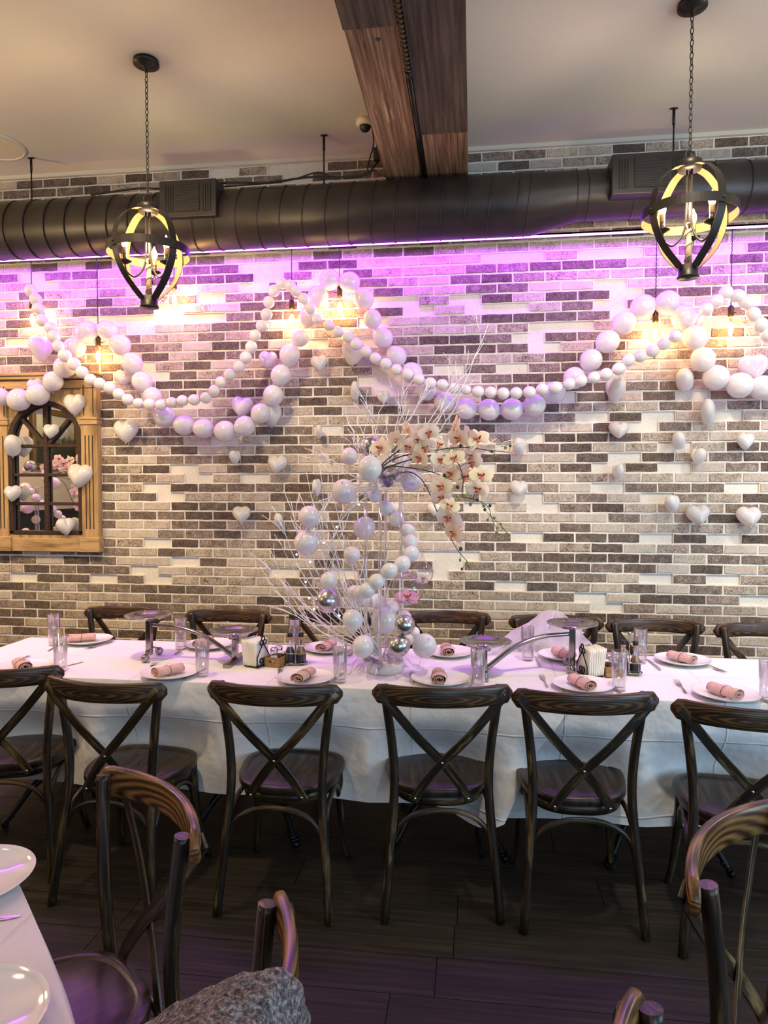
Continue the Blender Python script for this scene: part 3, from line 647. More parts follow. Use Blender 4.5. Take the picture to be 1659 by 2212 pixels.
# ------------------------------------------------------------------ chandeliers
def chandelier(x, y, rz, label):
    zc = 2.755 if x < 0 else 2.78
    t = thing('orb_chandelier', label, 'chandelier', (x, y, zc), rz)
    K = .905; t.scale = (K, K, K); CZ = zc + (3.68 - zc) / K
    b = MB(); b.lathe([(.0001, CZ - zc), (.066, CZ - zc), (.068, CZ - zc - .022), (.050, CZ - zc - .026), (.046, CZ - zc - .034), (.012, CZ - zc - .038), (.009, CZ - zc - .06), (.0001, CZ - zc - .06)], 28)
    b.build('canopy', M['bronze'], t)
    # chain: alternating links
    top, bot = CZ - zc - .055, .305
    ch = obj('chain', None, t)
    lk = MB(); lk.tube([(.0075 * math.cos(a_), 0, .017 * math.sin(a_)) for a_ in [2 * PI * k / 12 for k in range(12)]], .0024, 5, True); lm = lk.mesh('chain_link', M['bronze'])
    n = int((top - bot) / .0285)
    for i in range(n): obj('chain_link', lm, ch, (0, 0, bot + (i + .5) * (top - bot) / n), (0, 0, PI / 2 * (i % 2) + .3))
    b = MB(); b.tube([(.026 * math.cos(a_), 0, .285 + .026 * math.sin(a_)) for a_ in [2 * PI * k / 20 for k in range(20)]], .004, 6, True); b.build('top_ring', M['bronze'], t)
    b = MB(); b.lathe([(.0001, .265), (.048, .262), (.056, .255), (.052, .218), (.0001, .218)], 28); b.build('top_cap', M['bronze'], t)
    b = MB(); b.lathe([(.0001, -.232), (.046, -.232), (.046, -.276), (.050, -.284), (.050, -.290), (.0001, -.290)], 28); b.box((0, 0, -.291), (.014, .014, .004)); b.build('bottom_cap', M['bronze'], t)
    def ring(pts, up_fn, wd):
        b = MB(); th = .0028
        n = len(pts)
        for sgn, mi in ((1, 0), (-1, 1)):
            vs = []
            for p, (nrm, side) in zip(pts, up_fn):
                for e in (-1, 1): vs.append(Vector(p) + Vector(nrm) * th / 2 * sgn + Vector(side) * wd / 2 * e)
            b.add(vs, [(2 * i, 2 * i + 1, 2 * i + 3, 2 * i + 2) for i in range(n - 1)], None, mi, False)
        for e in (-1, 1):
            vs = []
            for p, (nrm, side) in zip(pts, up_fn):
                for sgn in (-1, 1): vs.append(Vector(p) + Vector(nrm) * th / 2 * sgn + Vector(side) * wd / 2 * e)
            b.add(vs, [(2 * i, 2 * i + 1, 2 * i + 3, 2 * i + 2) for i in range(n - 1)], None, 0, False)
        return b
    for q in range(4):
        an = q * PI / 2; d = Vector((math.cos(an), math.sin(an), 0)); sd = Vector((-math.sin(an), math.cos(an), 0))
        prof = spline([(.040, 0, .232), (.11, 0, .205), (.180, 0, .13), (.208, 0, .03), (.195, 0, -.06), (.140, 0, -.155), (.046, 0, -.245)], 8)
        pts = [d * p.x + Vector((0, 0, p.z)) for p in prof]; fr = []
        for i in range(len(pts)):
            tg = (pts[min(i + 1, len(pts) - 1)] - pts[max(i - 1, 0)]).normalized(); nr = sd.cross(tg) * -1
            nr = nr if nr.dot(d) > 0 or abs(nr.dot(d)) < .2 and nr.z > 0 else -nr
            if i == 0 and nr.z < 0: nr = -nr
            fr.append((nr, sd))
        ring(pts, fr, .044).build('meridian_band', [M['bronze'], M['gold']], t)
    n = 72; pts = [(.216 * math.cos(2 * PI * k / n), .216 * math.sin(2 * PI * k / n), .01) for k in range(n + 1)]
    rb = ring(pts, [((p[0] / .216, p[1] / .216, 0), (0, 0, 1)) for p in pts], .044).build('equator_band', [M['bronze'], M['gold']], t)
    b = MB()
    for q in range(4): b.ball((.219 * math.cos(q * PI / 2), .219 * math.sin(q * PI / 2), .01), .006, 8, 6)
    b.build('rivet', M['bronze'], rb)
    b = MB(); b.sweep([(0, 0, -.235), (0, 0, -.16), (0, 0, -.06)], [(.017 * math.cos(2 * PI * k / 10), .017 * math.sin(2 * PI * k / 10)) for k in range(10)], None, False, True, [1, .85, .6])
    b.tube([(.019 * (1 - .4 * s / 40) * math.cos(s * .45), .019 * (1 - .4 * s / 40) * math.sin(s * .45), -.23 + s * .0042) for s in range(41)], .003, 5)
    b.tube([(.016 * math.cos(a_), 0, -.045 + .016 * math.sin(a_)) for a_ in [2 * PI * k / 14 for k in range(14)]], .0035, 6, True)
    b.build('twisted_post', M['tape'], t)
    for q in range(3):
        an = R(40 + 120 * q); d = Vector((math.cos(an), math.sin(an), 0)); zz = Vector((0, 0, 1))
        path = spline([d * .012 + zz * .22, d * .014 + zz * .08, d * .02 + zz * -.06, d * .07 + zz * -.135, d * .115 + zz * -.115, d * .125 + zz * -.075], 5)
        b = MB(); b.tube(path, .0052, 8); ar = b.build('arm', M['bronze'], t)
        T = Matrix.Translation(d * .125)
        b = MB(); b.lathe([(.0001, -.078), (.012, -.076), (.034, -.064), (.036, -.060), (.010, -.066), (.0001, -.066)], 20, T=T); b.build('drip_pan', M['bronze'], ar)
        b = MB(); b.lathe([(.0001, -.066), (.0115, -.066), (.0115, -.025), (.0001, -.025)], 14, T=T); b.build('candle_socket', M['bronze'], ar)
        b = MB(); b.lathe([(.0125, -.025), (.0125, .012), (.0001, .012)], 14, T=T); b.build('candle_sleeve', M['gold'], ar)
        b = MB(); b.lathe([(.0001, .010), (.011, .012), (.0165, .030), (.0155, .045), (.008, .062), (.002, .078), (.0001, .080)], 14, T=T); b.build('flame_bulb', M['flame'], ar)
    l = point('chandelier_light', (0, 0, .055), 18 if x < 0 else 15, (1.0, .74, .40) if x < 0 else (1.0, .82, .56), .05); l.parent = t
    return t
chandelier(-1.584, 3.255, R(62), 'bronze orb chandelier with candle bulbs hanging left of the wooden beam')
chandelier(.922, 3.175, R(25), 'bronze orb chandelier with candle bulbs hanging right of the wooden beam')

# ------------------------------------------------------------------ bulb pendants in front of the wall
BIG=[(-3.097,4.215,2.204,0.06),(-2.962,4.215,2.183,0.074),(-2.827,4.215,2.215,0.072),(-2.719,4.215,2.299,0.064),(-2.635,4.215,2.388,0.069),(-2.562,4.215,2.513,0.068),(-2.474,4.215,2.612,0.067),(-2.337,4.215,2.614,0.064),(-2.251,4.215,2.522,0.066),(-2.173,4.215,2.403,0.068),(-2.106,4.215,2.282,0.066),(-2.038,4.215,2.187,0.062),(-1.956,4.215,2.056,0.068),(-1.829,4.215,2.005,0.067),(-1.698,4.215,1.981,0.064),(-1.557,4.215,1.963,0.067),(-1.427,4.215,1.993,0.065),(-1.323,4.215,2.072,0.063),(-1.241,4.215,2.183,0.065),(-1.191,4.215,2.309,0.063),(-1.135,4.215,2.433,0.065),(-1.065,4.215,2.534,0.052),(-1.009,4.215,2.661,0.064),(-0.955,4.215,2.782,0.064),(-0.878,4.215,2.883,0.064),(-0.755,4.215,2.863,0.064),(-0.668,4.215,2.76,0.064),(-0.614,4.215,2.636,0.056),(-0.549,4.215,2.52,0.061),(-0.467,4.215,2.406,0.063),(-0.369,4.215,2.303,0.063),(-0.282,4.215,2.195,0.061),(-0.171,4.215,2.122,0.064),(-0.042,4.215,2.082,0.065),(0.094,4.215,2.074,0.065),(0.23,4.215,2.075,0.066),(0.362,4.215,2.097,0.066),(0.478,4.215,2.171,0.065),(0.591,4.215,2.254,0.065),(0.686,4.215,2.357,0.065),(0.78,4.215,2.463,0.067),(0.873,4.215,2.569,0.068),(0.977,4.215,2.657,0.07),(1.115,4.215,2.675,0.072),(1.204,4.215,2.589,0.07),(1.268,4.215,2.471,0.07),(1.314,4.215,2.345,0.07),(1.389,4.215,2.241,0.072),(1.519,4.215,2.193,0.074),(1.644,4.215,2.176,0.072),(1.751,4.215,2.203,0.071)]
SMALL=[(-2.781,4.095,2.851,0.04),(-2.749,4.095,2.795,0.039),(-2.734,4.095,2.737,0.038),(-2.712,4.095,2.664,0.038),(-2.653,4.095,2.614,0.037),(-2.63,4.095,2.56,0.04),(-2.601,4.095,2.498,0.037),(-2.558,4.095,2.437,0.04),(-2.499,4.095,2.384,0.041),(-2.445,4.095,2.331,0.039),(-2.388,4.095,2.284,0.037),(-2.326,4.095,2.257,0.037),(-2.261,4.095,2.23,0.038),(-2.201,4.095,2.19,0.037),(-2.142,4.095,2.156,0.036),(-2.072,4.095,2.131,0.033),(-1.999,4.095,2.124,0.037),(-1.923,4.095,2.119,0.035),(-1.855,4.095,2.134,0.033),(-1.784,4.095,2.143,0.035),(-1.708,4.095,2.147,0.035),(-1.633,4.095,2.158,0.035),(-1.579,4.095,2.201,0.035),(-1.536,4.095,2.253,0.035),(-1.48,4.095,2.298,0.036),(-1.419,4.095,2.344,0.036),(-1.377,4.095,2.398,0.037),(-1.342,4.095,2.461,0.037),(-1.317,4.095,2.53,0.035),(-1.275,4.095,2.587,0.036),(-1.245,4.095,2.654,0.036),(-1.23,4.095,2.728,0.035),(-1.198,4.095,2.794,0.036),(-1.149,4.095,2.836,0.036),(-1.098,4.095,2.821,0.036),(-1.062,4.095,2.785,0.034),(-1.013,4.095,2.739,0.035),(-0.974,4.095,2.681,0.035),(-0.929,4.095,2.617,0.031),(-0.86,4.095,2.579,0.033),(-0.805,4.095,2.537,0.032),(-0.742,4.095,2.505,0.034),(-0.695,4.095,2.461,0.036),(-0.635,4.095,2.416,0.033),(-0.578,4.095,2.375,0.034),(-0.516,4.095,2.341,0.035),(-0.452,4.095,2.305,0.034),(-0.387,4.095,2.277,0.036),(-0.319,4.095,2.245,0.034),(-0.252,4.095,2.22,0.036),(-0.181,4.095,2.211,0.034),(-0.112,4.095,2.189,0.033),(-0.044,4.095,2.179,0.031),(0.027,4.095,2.167,0.035),(0.1,4.095,2.162,0.034),(0.174,4.095,2.154,0.035),(0.247,4.095,2.155,0.035),(0.323,4.095,2.158,0.036),(0.395,4.095,2.174,0.036),(0.472,4.095,2.181,0.037),(0.547,4.095,2.202,0.035),(0.612,4.095,2.219,0.035),(0.685,4.095,2.235,0.034),(0.751,4.095,2.253,0.036),(0.821,4.095,2.283,0.036),(0.874,4.095,2.33,0.036),(0.939,4.095,2.351,0.035),(1.006,4.095,2.38,0.036),(1.065,4.095,2.418,0.036),(1.125,4.095,2.459,0.036),(1.241,4.29,2.551,0.035),(1.301,4.29,2.598,0.035),(1.29,4.095,2.602,0.037),(1.342,4.095,2.645,0.039),(1.393,4.095,2.691,0.039),(1.456,4.095,2.669,0.039),(1.501,4.095,2.631,0.039),(1.539,4.095,2.567,0.039),(1.58,4.095,2.507,0.041),(1.614,4.095,2.45,0.037),(1.654,4.095,2.389,0.037)]
HEARTS=[(-2.839,2.522,0.11,0.165),(-2.884,2.28,0.126,0.089),(-2.607,2.151,0.152,0.14),(-2.252,1.974,0.166,0.148),(-3.055,1.884,0.114,0.142),(-2.781,1.98,0.104,0.089),(-2.577,1.682,0.171,0.15),(-3.066,1.566,0.115,0.099),(-2.688,1.345,0.098,0.114),(-2.269,2.322,0.12,0.09),(-1.466,2.119,0.144,0.13),(-1.515,1.799,0.065,0.086),(-1.475,1.431,0.119,0.107),(-1.294,2.416,0.117,0.099),(-0.962,2.386,0.107,0.096),(-0.745,2.446,0.135,0.161),(-0.734,2.209,0.061,0.115),(-0.553,2.166,0.083,0.083),(-1.275,2.067,0.126,0.15),(-0.964,1.958,0.044,0.084),(-1.238,1.756,0.126,0.1),(-0.98,1.604,0.047,0.111),(-1.231,1.397,0.065,0.091),(-0.236,1.472,0.091,0.083),(-0.487,1.48,0.069,0.075),(0.838,2.192,0.104,0.154),(1.233,2.239,0.109,0.138),(1.366,2.051,0.097,0.154),(1.611,2.298,0.166,0.155),(0.862,1.951,0.118,0.083),(1.205,1.885,0.082,0.106),(1.316,1.789,0.079,0.098),(1.576,1.876,0.102,0.1),(0.278,1.856,0.081,0.107),(0.86,1.698,0.061,0.091),(0.277,1.601,0.11,0.087),(1.172,1.511,0.093,0.104),(1.321,1.444,0.136,0.104),(1.605,1.434,0.138,0.103)]
LAMPS=[(-2.878,2.815),(-2.419,2.562),(-1.897,2.908),(-1.128,2.757),(-0.823,2.823),(1.055,2.611),(1.472,2.63)]
CHAIN=[(-0.459,3.22,1.569,0.032),(-0.408,3.22,1.511,0.037),(-0.354,3.2,1.459,0.036),(-0.296,3.15,1.411,0.033),(-0.279,3.1,1.361,0.036),(-0.271,3.05,1.314,0.036),(-0.306,3,1.273,0.036),(-0.358,2.96,1.248,0.035),(-0.413,2.95,1.201,0.035),(-0.455,2.95,1.162,0.035),(-0.497,3.03,1.137,0.035),(-0.536,3.1,1.125,0.036),(-0.507,3.17,1.086,0.032),(-0.448,3.22,1.069,0.037),(-0.381,3.24,1.038,0.035),(-0.318,3.22,0.995,0.034),(-0.264,3.14,0.944,0.026),(-0.293,3.12,0.912,0.028)]
LOOSE=[(-0.745,3.1,1.473,0.051),(-0.764,3.12,1.352,0.058),(-0.506,3.2,1.419,0.051),(-0.536,3.04,1.307,0.038),(-0.642,3.04,1.188,0.04),(-0.666,3.13,1.084,0.058),(-0.526,3,1.022,0.046),(-0.477,2.98,0.908,0.049),(-0.405,3.15,0.993,0.062),(-0.29,2.96,1.013,0.045),(-0.315,2.95,0.922,0.048),(-0.209,3.02,0.911,0.054),(-0.474,3.2,1.794,0.052),(-0.562,3.12,1.751,0.04),(-0.446,2.98,1.692,0.053),(-0.587,3.12,1.589,0.058),(-0.326,3.2,1.725,0.035),(-0.279,3.14,1.64,0.051)]
BLOOM=[(-0.411,3.064,1.783),(-0.336,3.023,1.817),(-0.289,3.075,1.788),(-0.236,3.064,1.816),(-0.212,3.062,1.785),(-0.289,3.053,1.862),(-0.193,3.04,1.847),(-0.151,3.082,1.798),(-0.08,3.05,1.878),(-0.062,3.047,1.824),(-0.027,3.082,1.833),(0.019,3.073,1.819),(-0.231,3.033,1.737),(-0.145,3.071,1.73),(-0.082,3.038,1.734),(-0.011,3.099,1.749),(-0.006,3.105,1.718),(-0.096,3.069,1.668),(-0.031,3.105,1.653),(0.035,3.028,1.659),(0.02,3.071,1.6),(-0.137,3.027,1.611),(-0.139,3.063,1.564),(-0.101,3.03,1.526),(-0.106,3.033,1.477),(-0.085,3.08,1.439),(-0.081,3.043,1.407)]
STEMS=[[(-0.412,3.080,1.651),(-0.354,3.080,1.663),(-0.291,3.080,1.679),(-0.239,3.080,1.656),(-0.200,3.080,1.599),(-0.167,3.080,1.522),(-0.136,3.080,1.450),(-0.094,3.080,1.378),(-0.063,3.080,1.327),(-0.022,3.080,1.278)],
 [(-0.421,3.080,1.657),(-0.396,3.080,1.709),(-0.312,3.080,1.750),(-0.188,3.080,1.770),(-0.106,3.080,1.783),(-0.024,3.080,1.785),(0.057,3.080,1.774),(0.157,3.080,1.763)],
 [(-0.417,3.080,1.653),(-0.385,3.080,1.702),(-0.291,3.080,1.698),(-0.219,3.080,1.687),(-0.167,3.080,1.673),(-0.116,3.080,1.652),(-0.075,3.080,1.636)],
 [(-0.421,3.080,1.657),(-0.404,3.080,1.713),(-0.333,3.080,1.771),(-0.271,3.080,1.811),(-0.188,3.080,1.831),(-0.127,3.080,1.861),(-0.076,3.080,1.865)],
 [(-0.417,3.080,1.653),(-0.387,3.080,1.694),(-0.291,3.080,1.729),(-0.188,3.080,1.749),(-0.085,3.080,1.738),(-0.044,3.080,1.656),(-0.044,3.080,1.574),(0.017,3.080,1.554),(0.068,3.080,1.523),(0.079,3.080,1.482)]]
LOW=[(-1.004,3.175,1.236),(-0.968,3.230,1.302),(-0.952,3.100,1.180),(-0.905,3.154,1.360),(-0.875,3.126,1.598),(-0.900,3.117,1.469),(-0.842,3.134,1.546),(-0.812,3.162,1.589),(-0.776,3.171,1.680),(-0.719,3.197,1.718),(-0.674,3.175,1.756),(-1.024,3.223,1.268),(-0.817,3.137,1.442),(-0.791,3.258,1.503),(-0.699,3.105,1.551),(-0.658,3.221,1.395),(-0.583,3.175,1.377),(-0.621,3.201,1.221),(-0.509,3.125,1.296),(-0.467,3.136,1.188),(-0.904,3.244,1.144),(-0.831,3.274,1.072),(-0.406,3.156,1.143),(-0.348,3.225,1.046)]
HIGH=[(-0.603,3.234,1.988),(-0.688,3.159,1.744),(-0.548,3.235,1.933),(-0.497,3.189,2.003),(-0.398,3.186,2.043),(-0.293,3.099,2.040),(-0.252,3.236,2.015),(-0.126,3.061,1.986),(-0.026,3.106,2.108),(0.045,3.138,2.256),(0.066,3.200,2.351),(0.178,3.096,1.799),(-0.080,3.215,2.190),(-0.661,3.237,1.725),(-0.783,3.089,1.296),(-0.715,3.168,1.092),(-0.798,3.062,1.341),(-0.673,3.130,1.185),(-0.713,3.068,1.426),(-0.570,3.232,1.845),(-0.323,3.139,2.046),(-0.198,3.231,2.089)]
FAIRY=[(-0.805,3.130,1.352),(-0.750,3.130,1.262),(-0.814,3.130,1.296),(-0.684,3.130,1.353),(-0.733,3.130,1.041),(-0.772,3.130,1.168),(-0.755,3.130,1.093),(-0.612,3.130,1.014),(-0.624,3.130,1.427),(-0.520,3.130,1.530)]
GLOBES=[(-0.298,3.16,1.141,0.075),(-0.228,3.14,1.217,0.051)]
LAMPLAB = ['bare filament bulb on black cord left of the mirror top', 'bare filament bulb inside the big balloon arch above the mirror', 'bare filament bulb low behind the left chandelier',
           'bare filament bulb inside the small balloon arch left of the beam', 'bare filament bulb inside the tall big balloon arch under the beam', 'bare filament bulb inside the big balloon arch under the right chandelier',
           'bare filament bulb in the small balloon arch at right edge']
for (x, z), lab in zip(LAMPS, LAMPLAB):
    t = thing('pendant_bulb', lab, 'pendant lamp', (x, 4.245, z), random.uniform(0, 6))
    b = MB(); b.tube([(x, 4.245, 3.088), (x, 4.20, 3.094)], .0028, 5); b.build('hook', M['cord'], t).matrix_parent_inverse = (Matrix.Translation((x, 4.245, z)) @ Matrix.Rotation(t.rotation_euler.z, 4, 'Z')).inverted()
    b = MB(); b.tube([(.0015 * math.cos(s * 1.9), .0015 * math.sin(s * 1.9), .005 + s * (3.07 - z) / 60) for s in range(61)] + [(0, 0, 3.09 - z)], .0028, 5); b.build('cord', M['cord'], t)
    b = MB(); b.lathe([(.0001, .03), (.007, .028), (.016, .016), (.017, -.035), (.0001, -.035)], 16); b.tube([(.012, 0, -.012), (.034, 0, -.012)], .003, 6); b.build('socket', M['brass'], t)
    b = MB(); b.lathe([(.013, -.035), (.014, -.05), (.026, -.085), (.032, -.115), (.027, -.143), (.010, -.158), (.0001, -.160)], 20); b.build('bulb', M['bulbglass'], t)
    b = MB(); b.ball((0, 0, -.103), .0135, 10, 8, (1, 1, 2.5)); b.build('filament', M['fil'], t)

# ------------------------------------------------------------------ balloons
def balloon_mesh(name, m):
    b = MB(); prof = []
    n = 14
    for k in range(n + 1):
        a_ = PI * k / n; r = math.sin(a_); z = -math.cos(a_)
        if z < 0: r *= 1 - .06 * z * z; z *= 1.06
        prof.append((max(r, 1e-4), z))
    prof = [(.0001, -1.19), (.085, -1.17), (.035, -1.09), (.05, -1.055)] + prof[1:]
    b.lathe(prof, 22)
    return b.mesh(name, m)
BAL = {k: balloon_mesh('balloon', M[k]) for k in ('pearl', 'matte', 'pinkpearl', 'silver')}
def garland(name, label, pts, kind, cat='balloon garland'):
    t = thing(name, label, cat, pts[len(pts) // 2][:3], 0)
    c = Vector(t.location)
    rnd = random.Random(len(pts))
    for i, (x, y, z, r) in enumerate(pts):
        p = Vector((x, y, z)); a_ = Vector(pts[max(0, i - 1)][:3]); b_ = Vector(pts[min(len(pts) - 1, i + 1)][:3])
        d = (b_ - a_).normalized(); d += Vector((rnd.uniform(-.4, .4), rnd.uniform(-.3, .3), rnd.uniform(-.4, .4)))
        q = d.to_track_quat('Z', 'Y').to_euler()
        obj('balloon', BAL[kind], t, p - c, q, (r, r, r * rnd.uniform(.99, 1.05)))
    b = MB(); b.tube([Vector(p[:3]) - c for p in pts], .0012, 4); b.build('string', M['cord'], t)
    return t
garland('balloon_garland', 'garland of big pearl balloons looped over the bulbs along the wall', BIG, 'pearl')
garland('balloon_garland', 'garland of small white balloons swagged along the brick wall', SMALL, 'matte')

# heart balloons
def heart_mesh():
    b = MB(); nt_, ns = 40, 8
    raw = []
    for i in range(nt_):
        t = 2 * PI * i / nt_
        hx = 16 * math.sin(t) ** 3 / 32; hz = (13 * math.cos(t) - 5 * math.cos(2 * t) - 2 * math.cos(3 * t) - math.cos(4 * t) + 2.5) / 29
        cx_, cz_ = .5 * math.sin(t), .5 * math.cos(t)
        raw.append((hx * .50 + cx_ * .50, hz * .50 + cz_ * .50))
    x0, x1 = min(p[0] for p in raw), max(p[0] for p in raw); z0, z1 = min(p[1] for p in raw), max(p[1] for p in raw)
    out = [((p[0] - (x0 + x1) / 2) / (x1 - x0), (p[1] - (z0 + z1) / 2) / (z1 - z0)) for p in raw]
    vs = []; fs = []
    def pt(i, s_):
        x, z = out[i]; X, Z = x * s_, z * s_ - .02 * (1 - s_)
        d = .36 * math.sqrt(max(0, 1 - s_ * s_)) ** .9
        d *= 1 - .30 * math.exp(-(X / .10) ** 2) * max(0, min(1, (Z + .15) / .5))
        return X, d, Z
    for side in (-1, 1):
        o = len(vs); vs.append((0, side * .36 * .93, -.02))
        for k in range(1, ns + 1):
            s_ = math.sin(PI / 2 * k / ns)
            for i in range(nt_): X, d, Z = pt(i, s_); vs.append((X, side * d, Z))
        for i in range(nt_): fs.append((o, o + 1 + i, o + 1 + (i + 1) % nt_))
        for k in range(ns - 1):
            for i in range(nt_):
                j = (i + 1) % nt_; a_ = o + 1 + k * nt_; fs.append((a_ + i, a_ + nt_ + i, a_ + nt_ + j, a_ + j))
    b.add(vs, fs)
    zb = min(p[1] for p in out)
    b.lathe([(.0001, zb + .02), (.03, zb), (.012, zb - .02), (.035, zb - .05), (.0001, zb - .05)], 8)
    return b.mesh('heart_balloon', M['pearl'])
HM = heart_mesh()
HEARTLAB = ['narrow white heart balloon hanging sideways under the top left small strand', 'white heart balloon tilted down on the mirror cornice', 'large white heart balloon on the upper right of the mirror arch',
 'large white heart balloon on the bricks just right of the mirror', 'white heart balloon turned sideways on the mirror frame left edge', 'small white heart balloon at the crossing of the mirror bars',
 'biggest white heart balloon on the right side of the mirror', 'small white heart balloon at lower left of the mirror', 'white heart balloon over the bottom pane of the mirror', 'white heart balloon glowing yellow just below the bulb above the mirror',
 'cream heart balloon touching the low end of the left big balloon swag', 'tiny slanted heart balloon below the left big balloon swag', 'white heart balloon on bare plaster left of the twig tips', 'yellowish heart balloon under the left small arch beside the strand',
 'upright white heart balloon alone between the two strands under the beam', 'tall heart balloon half hidden behind the small strand below the beam', 'narrow edge-on heart balloon under the tall arch above the bricks', 'small tilted heart balloon right of the narrow one under the beam',
 'bright white heart balloon before the big balloons left of the centrepiece', 'thin edge-on heart balloon above the left twig tips', 'white heart balloon tipped forward above the twigs', 'thin edge-on heart balloon left of the silver balloon',
 'small heart balloon among the twig tips at left', 'cream heart balloon behind the hanging orchid stem', 'small heart balloon peeking behind the spiral balloons', 'slanted tall heart balloon right of the big lilac swag', 'plump heart balloon turned aside below the right arch',
 'tall cream heart balloon turned sideways on the right bricks', 'largest heart balloon at the right edge above the strand', 'flat tilted heart balloon under the slanted tall one', 'narrow lilac heart balloon at the right between bricks rows', 'small oval heart balloon below the tall cream one',
 'turned heart balloon near the right edge', 'slanted narrow heart balloon right of the orchids', 'narrow heart balloon on plaster below the flat tilted one', 'white heart balloon low beside the orchid buds', 'turned heart balloon upper left of the low right pair', 'wide bluish heart balloon, left of the low right pair', 'wide bluish heart balloon, right of the low right pair']
for i, ((x, z, w_, h_), lab) in enumerate(zip(HEARTS, HEARTLAB)):
    sg = (-1) ** (i + (i // 3)); rx = rz = 0; ry = random.uniform(-.12, .12)
    sy = 1.
    if w_ >= h_ * 1.02:
        W, Hh = w_, max(h_, .93 * w_); rx = -math.acos(min(1, h_ / Hh)) * .9
    else:
        Hh = h_; W = 1.04 * h_; D = .72 * W
        if w_ > .80 * h_: rz = min((abs(math.sqrt((W * math.cos(a_)) ** 2 + (D * math.sin(a_)) ** 2) - w_), a_) for a_ in [k * .05 for k in range(32)])[1] * sg
        else:
            rz = 1.2 if w_ > .55 * h_ else 1.42
            sy = math.sqrt(max(1e-5, w_ ** 2 - (W * math.cos(rz)) ** 2)) / math.sin(rz) / D; rz *= sg
    o = obj('heart_balloon', HM, None, (x, WY - .02 - max(.055, .34 * W), z), (rx, ry, rz), (W, W * sy, Hh))
    tag(o, lab, 'balloon', 'white heart balloons stuck to the brick wall')
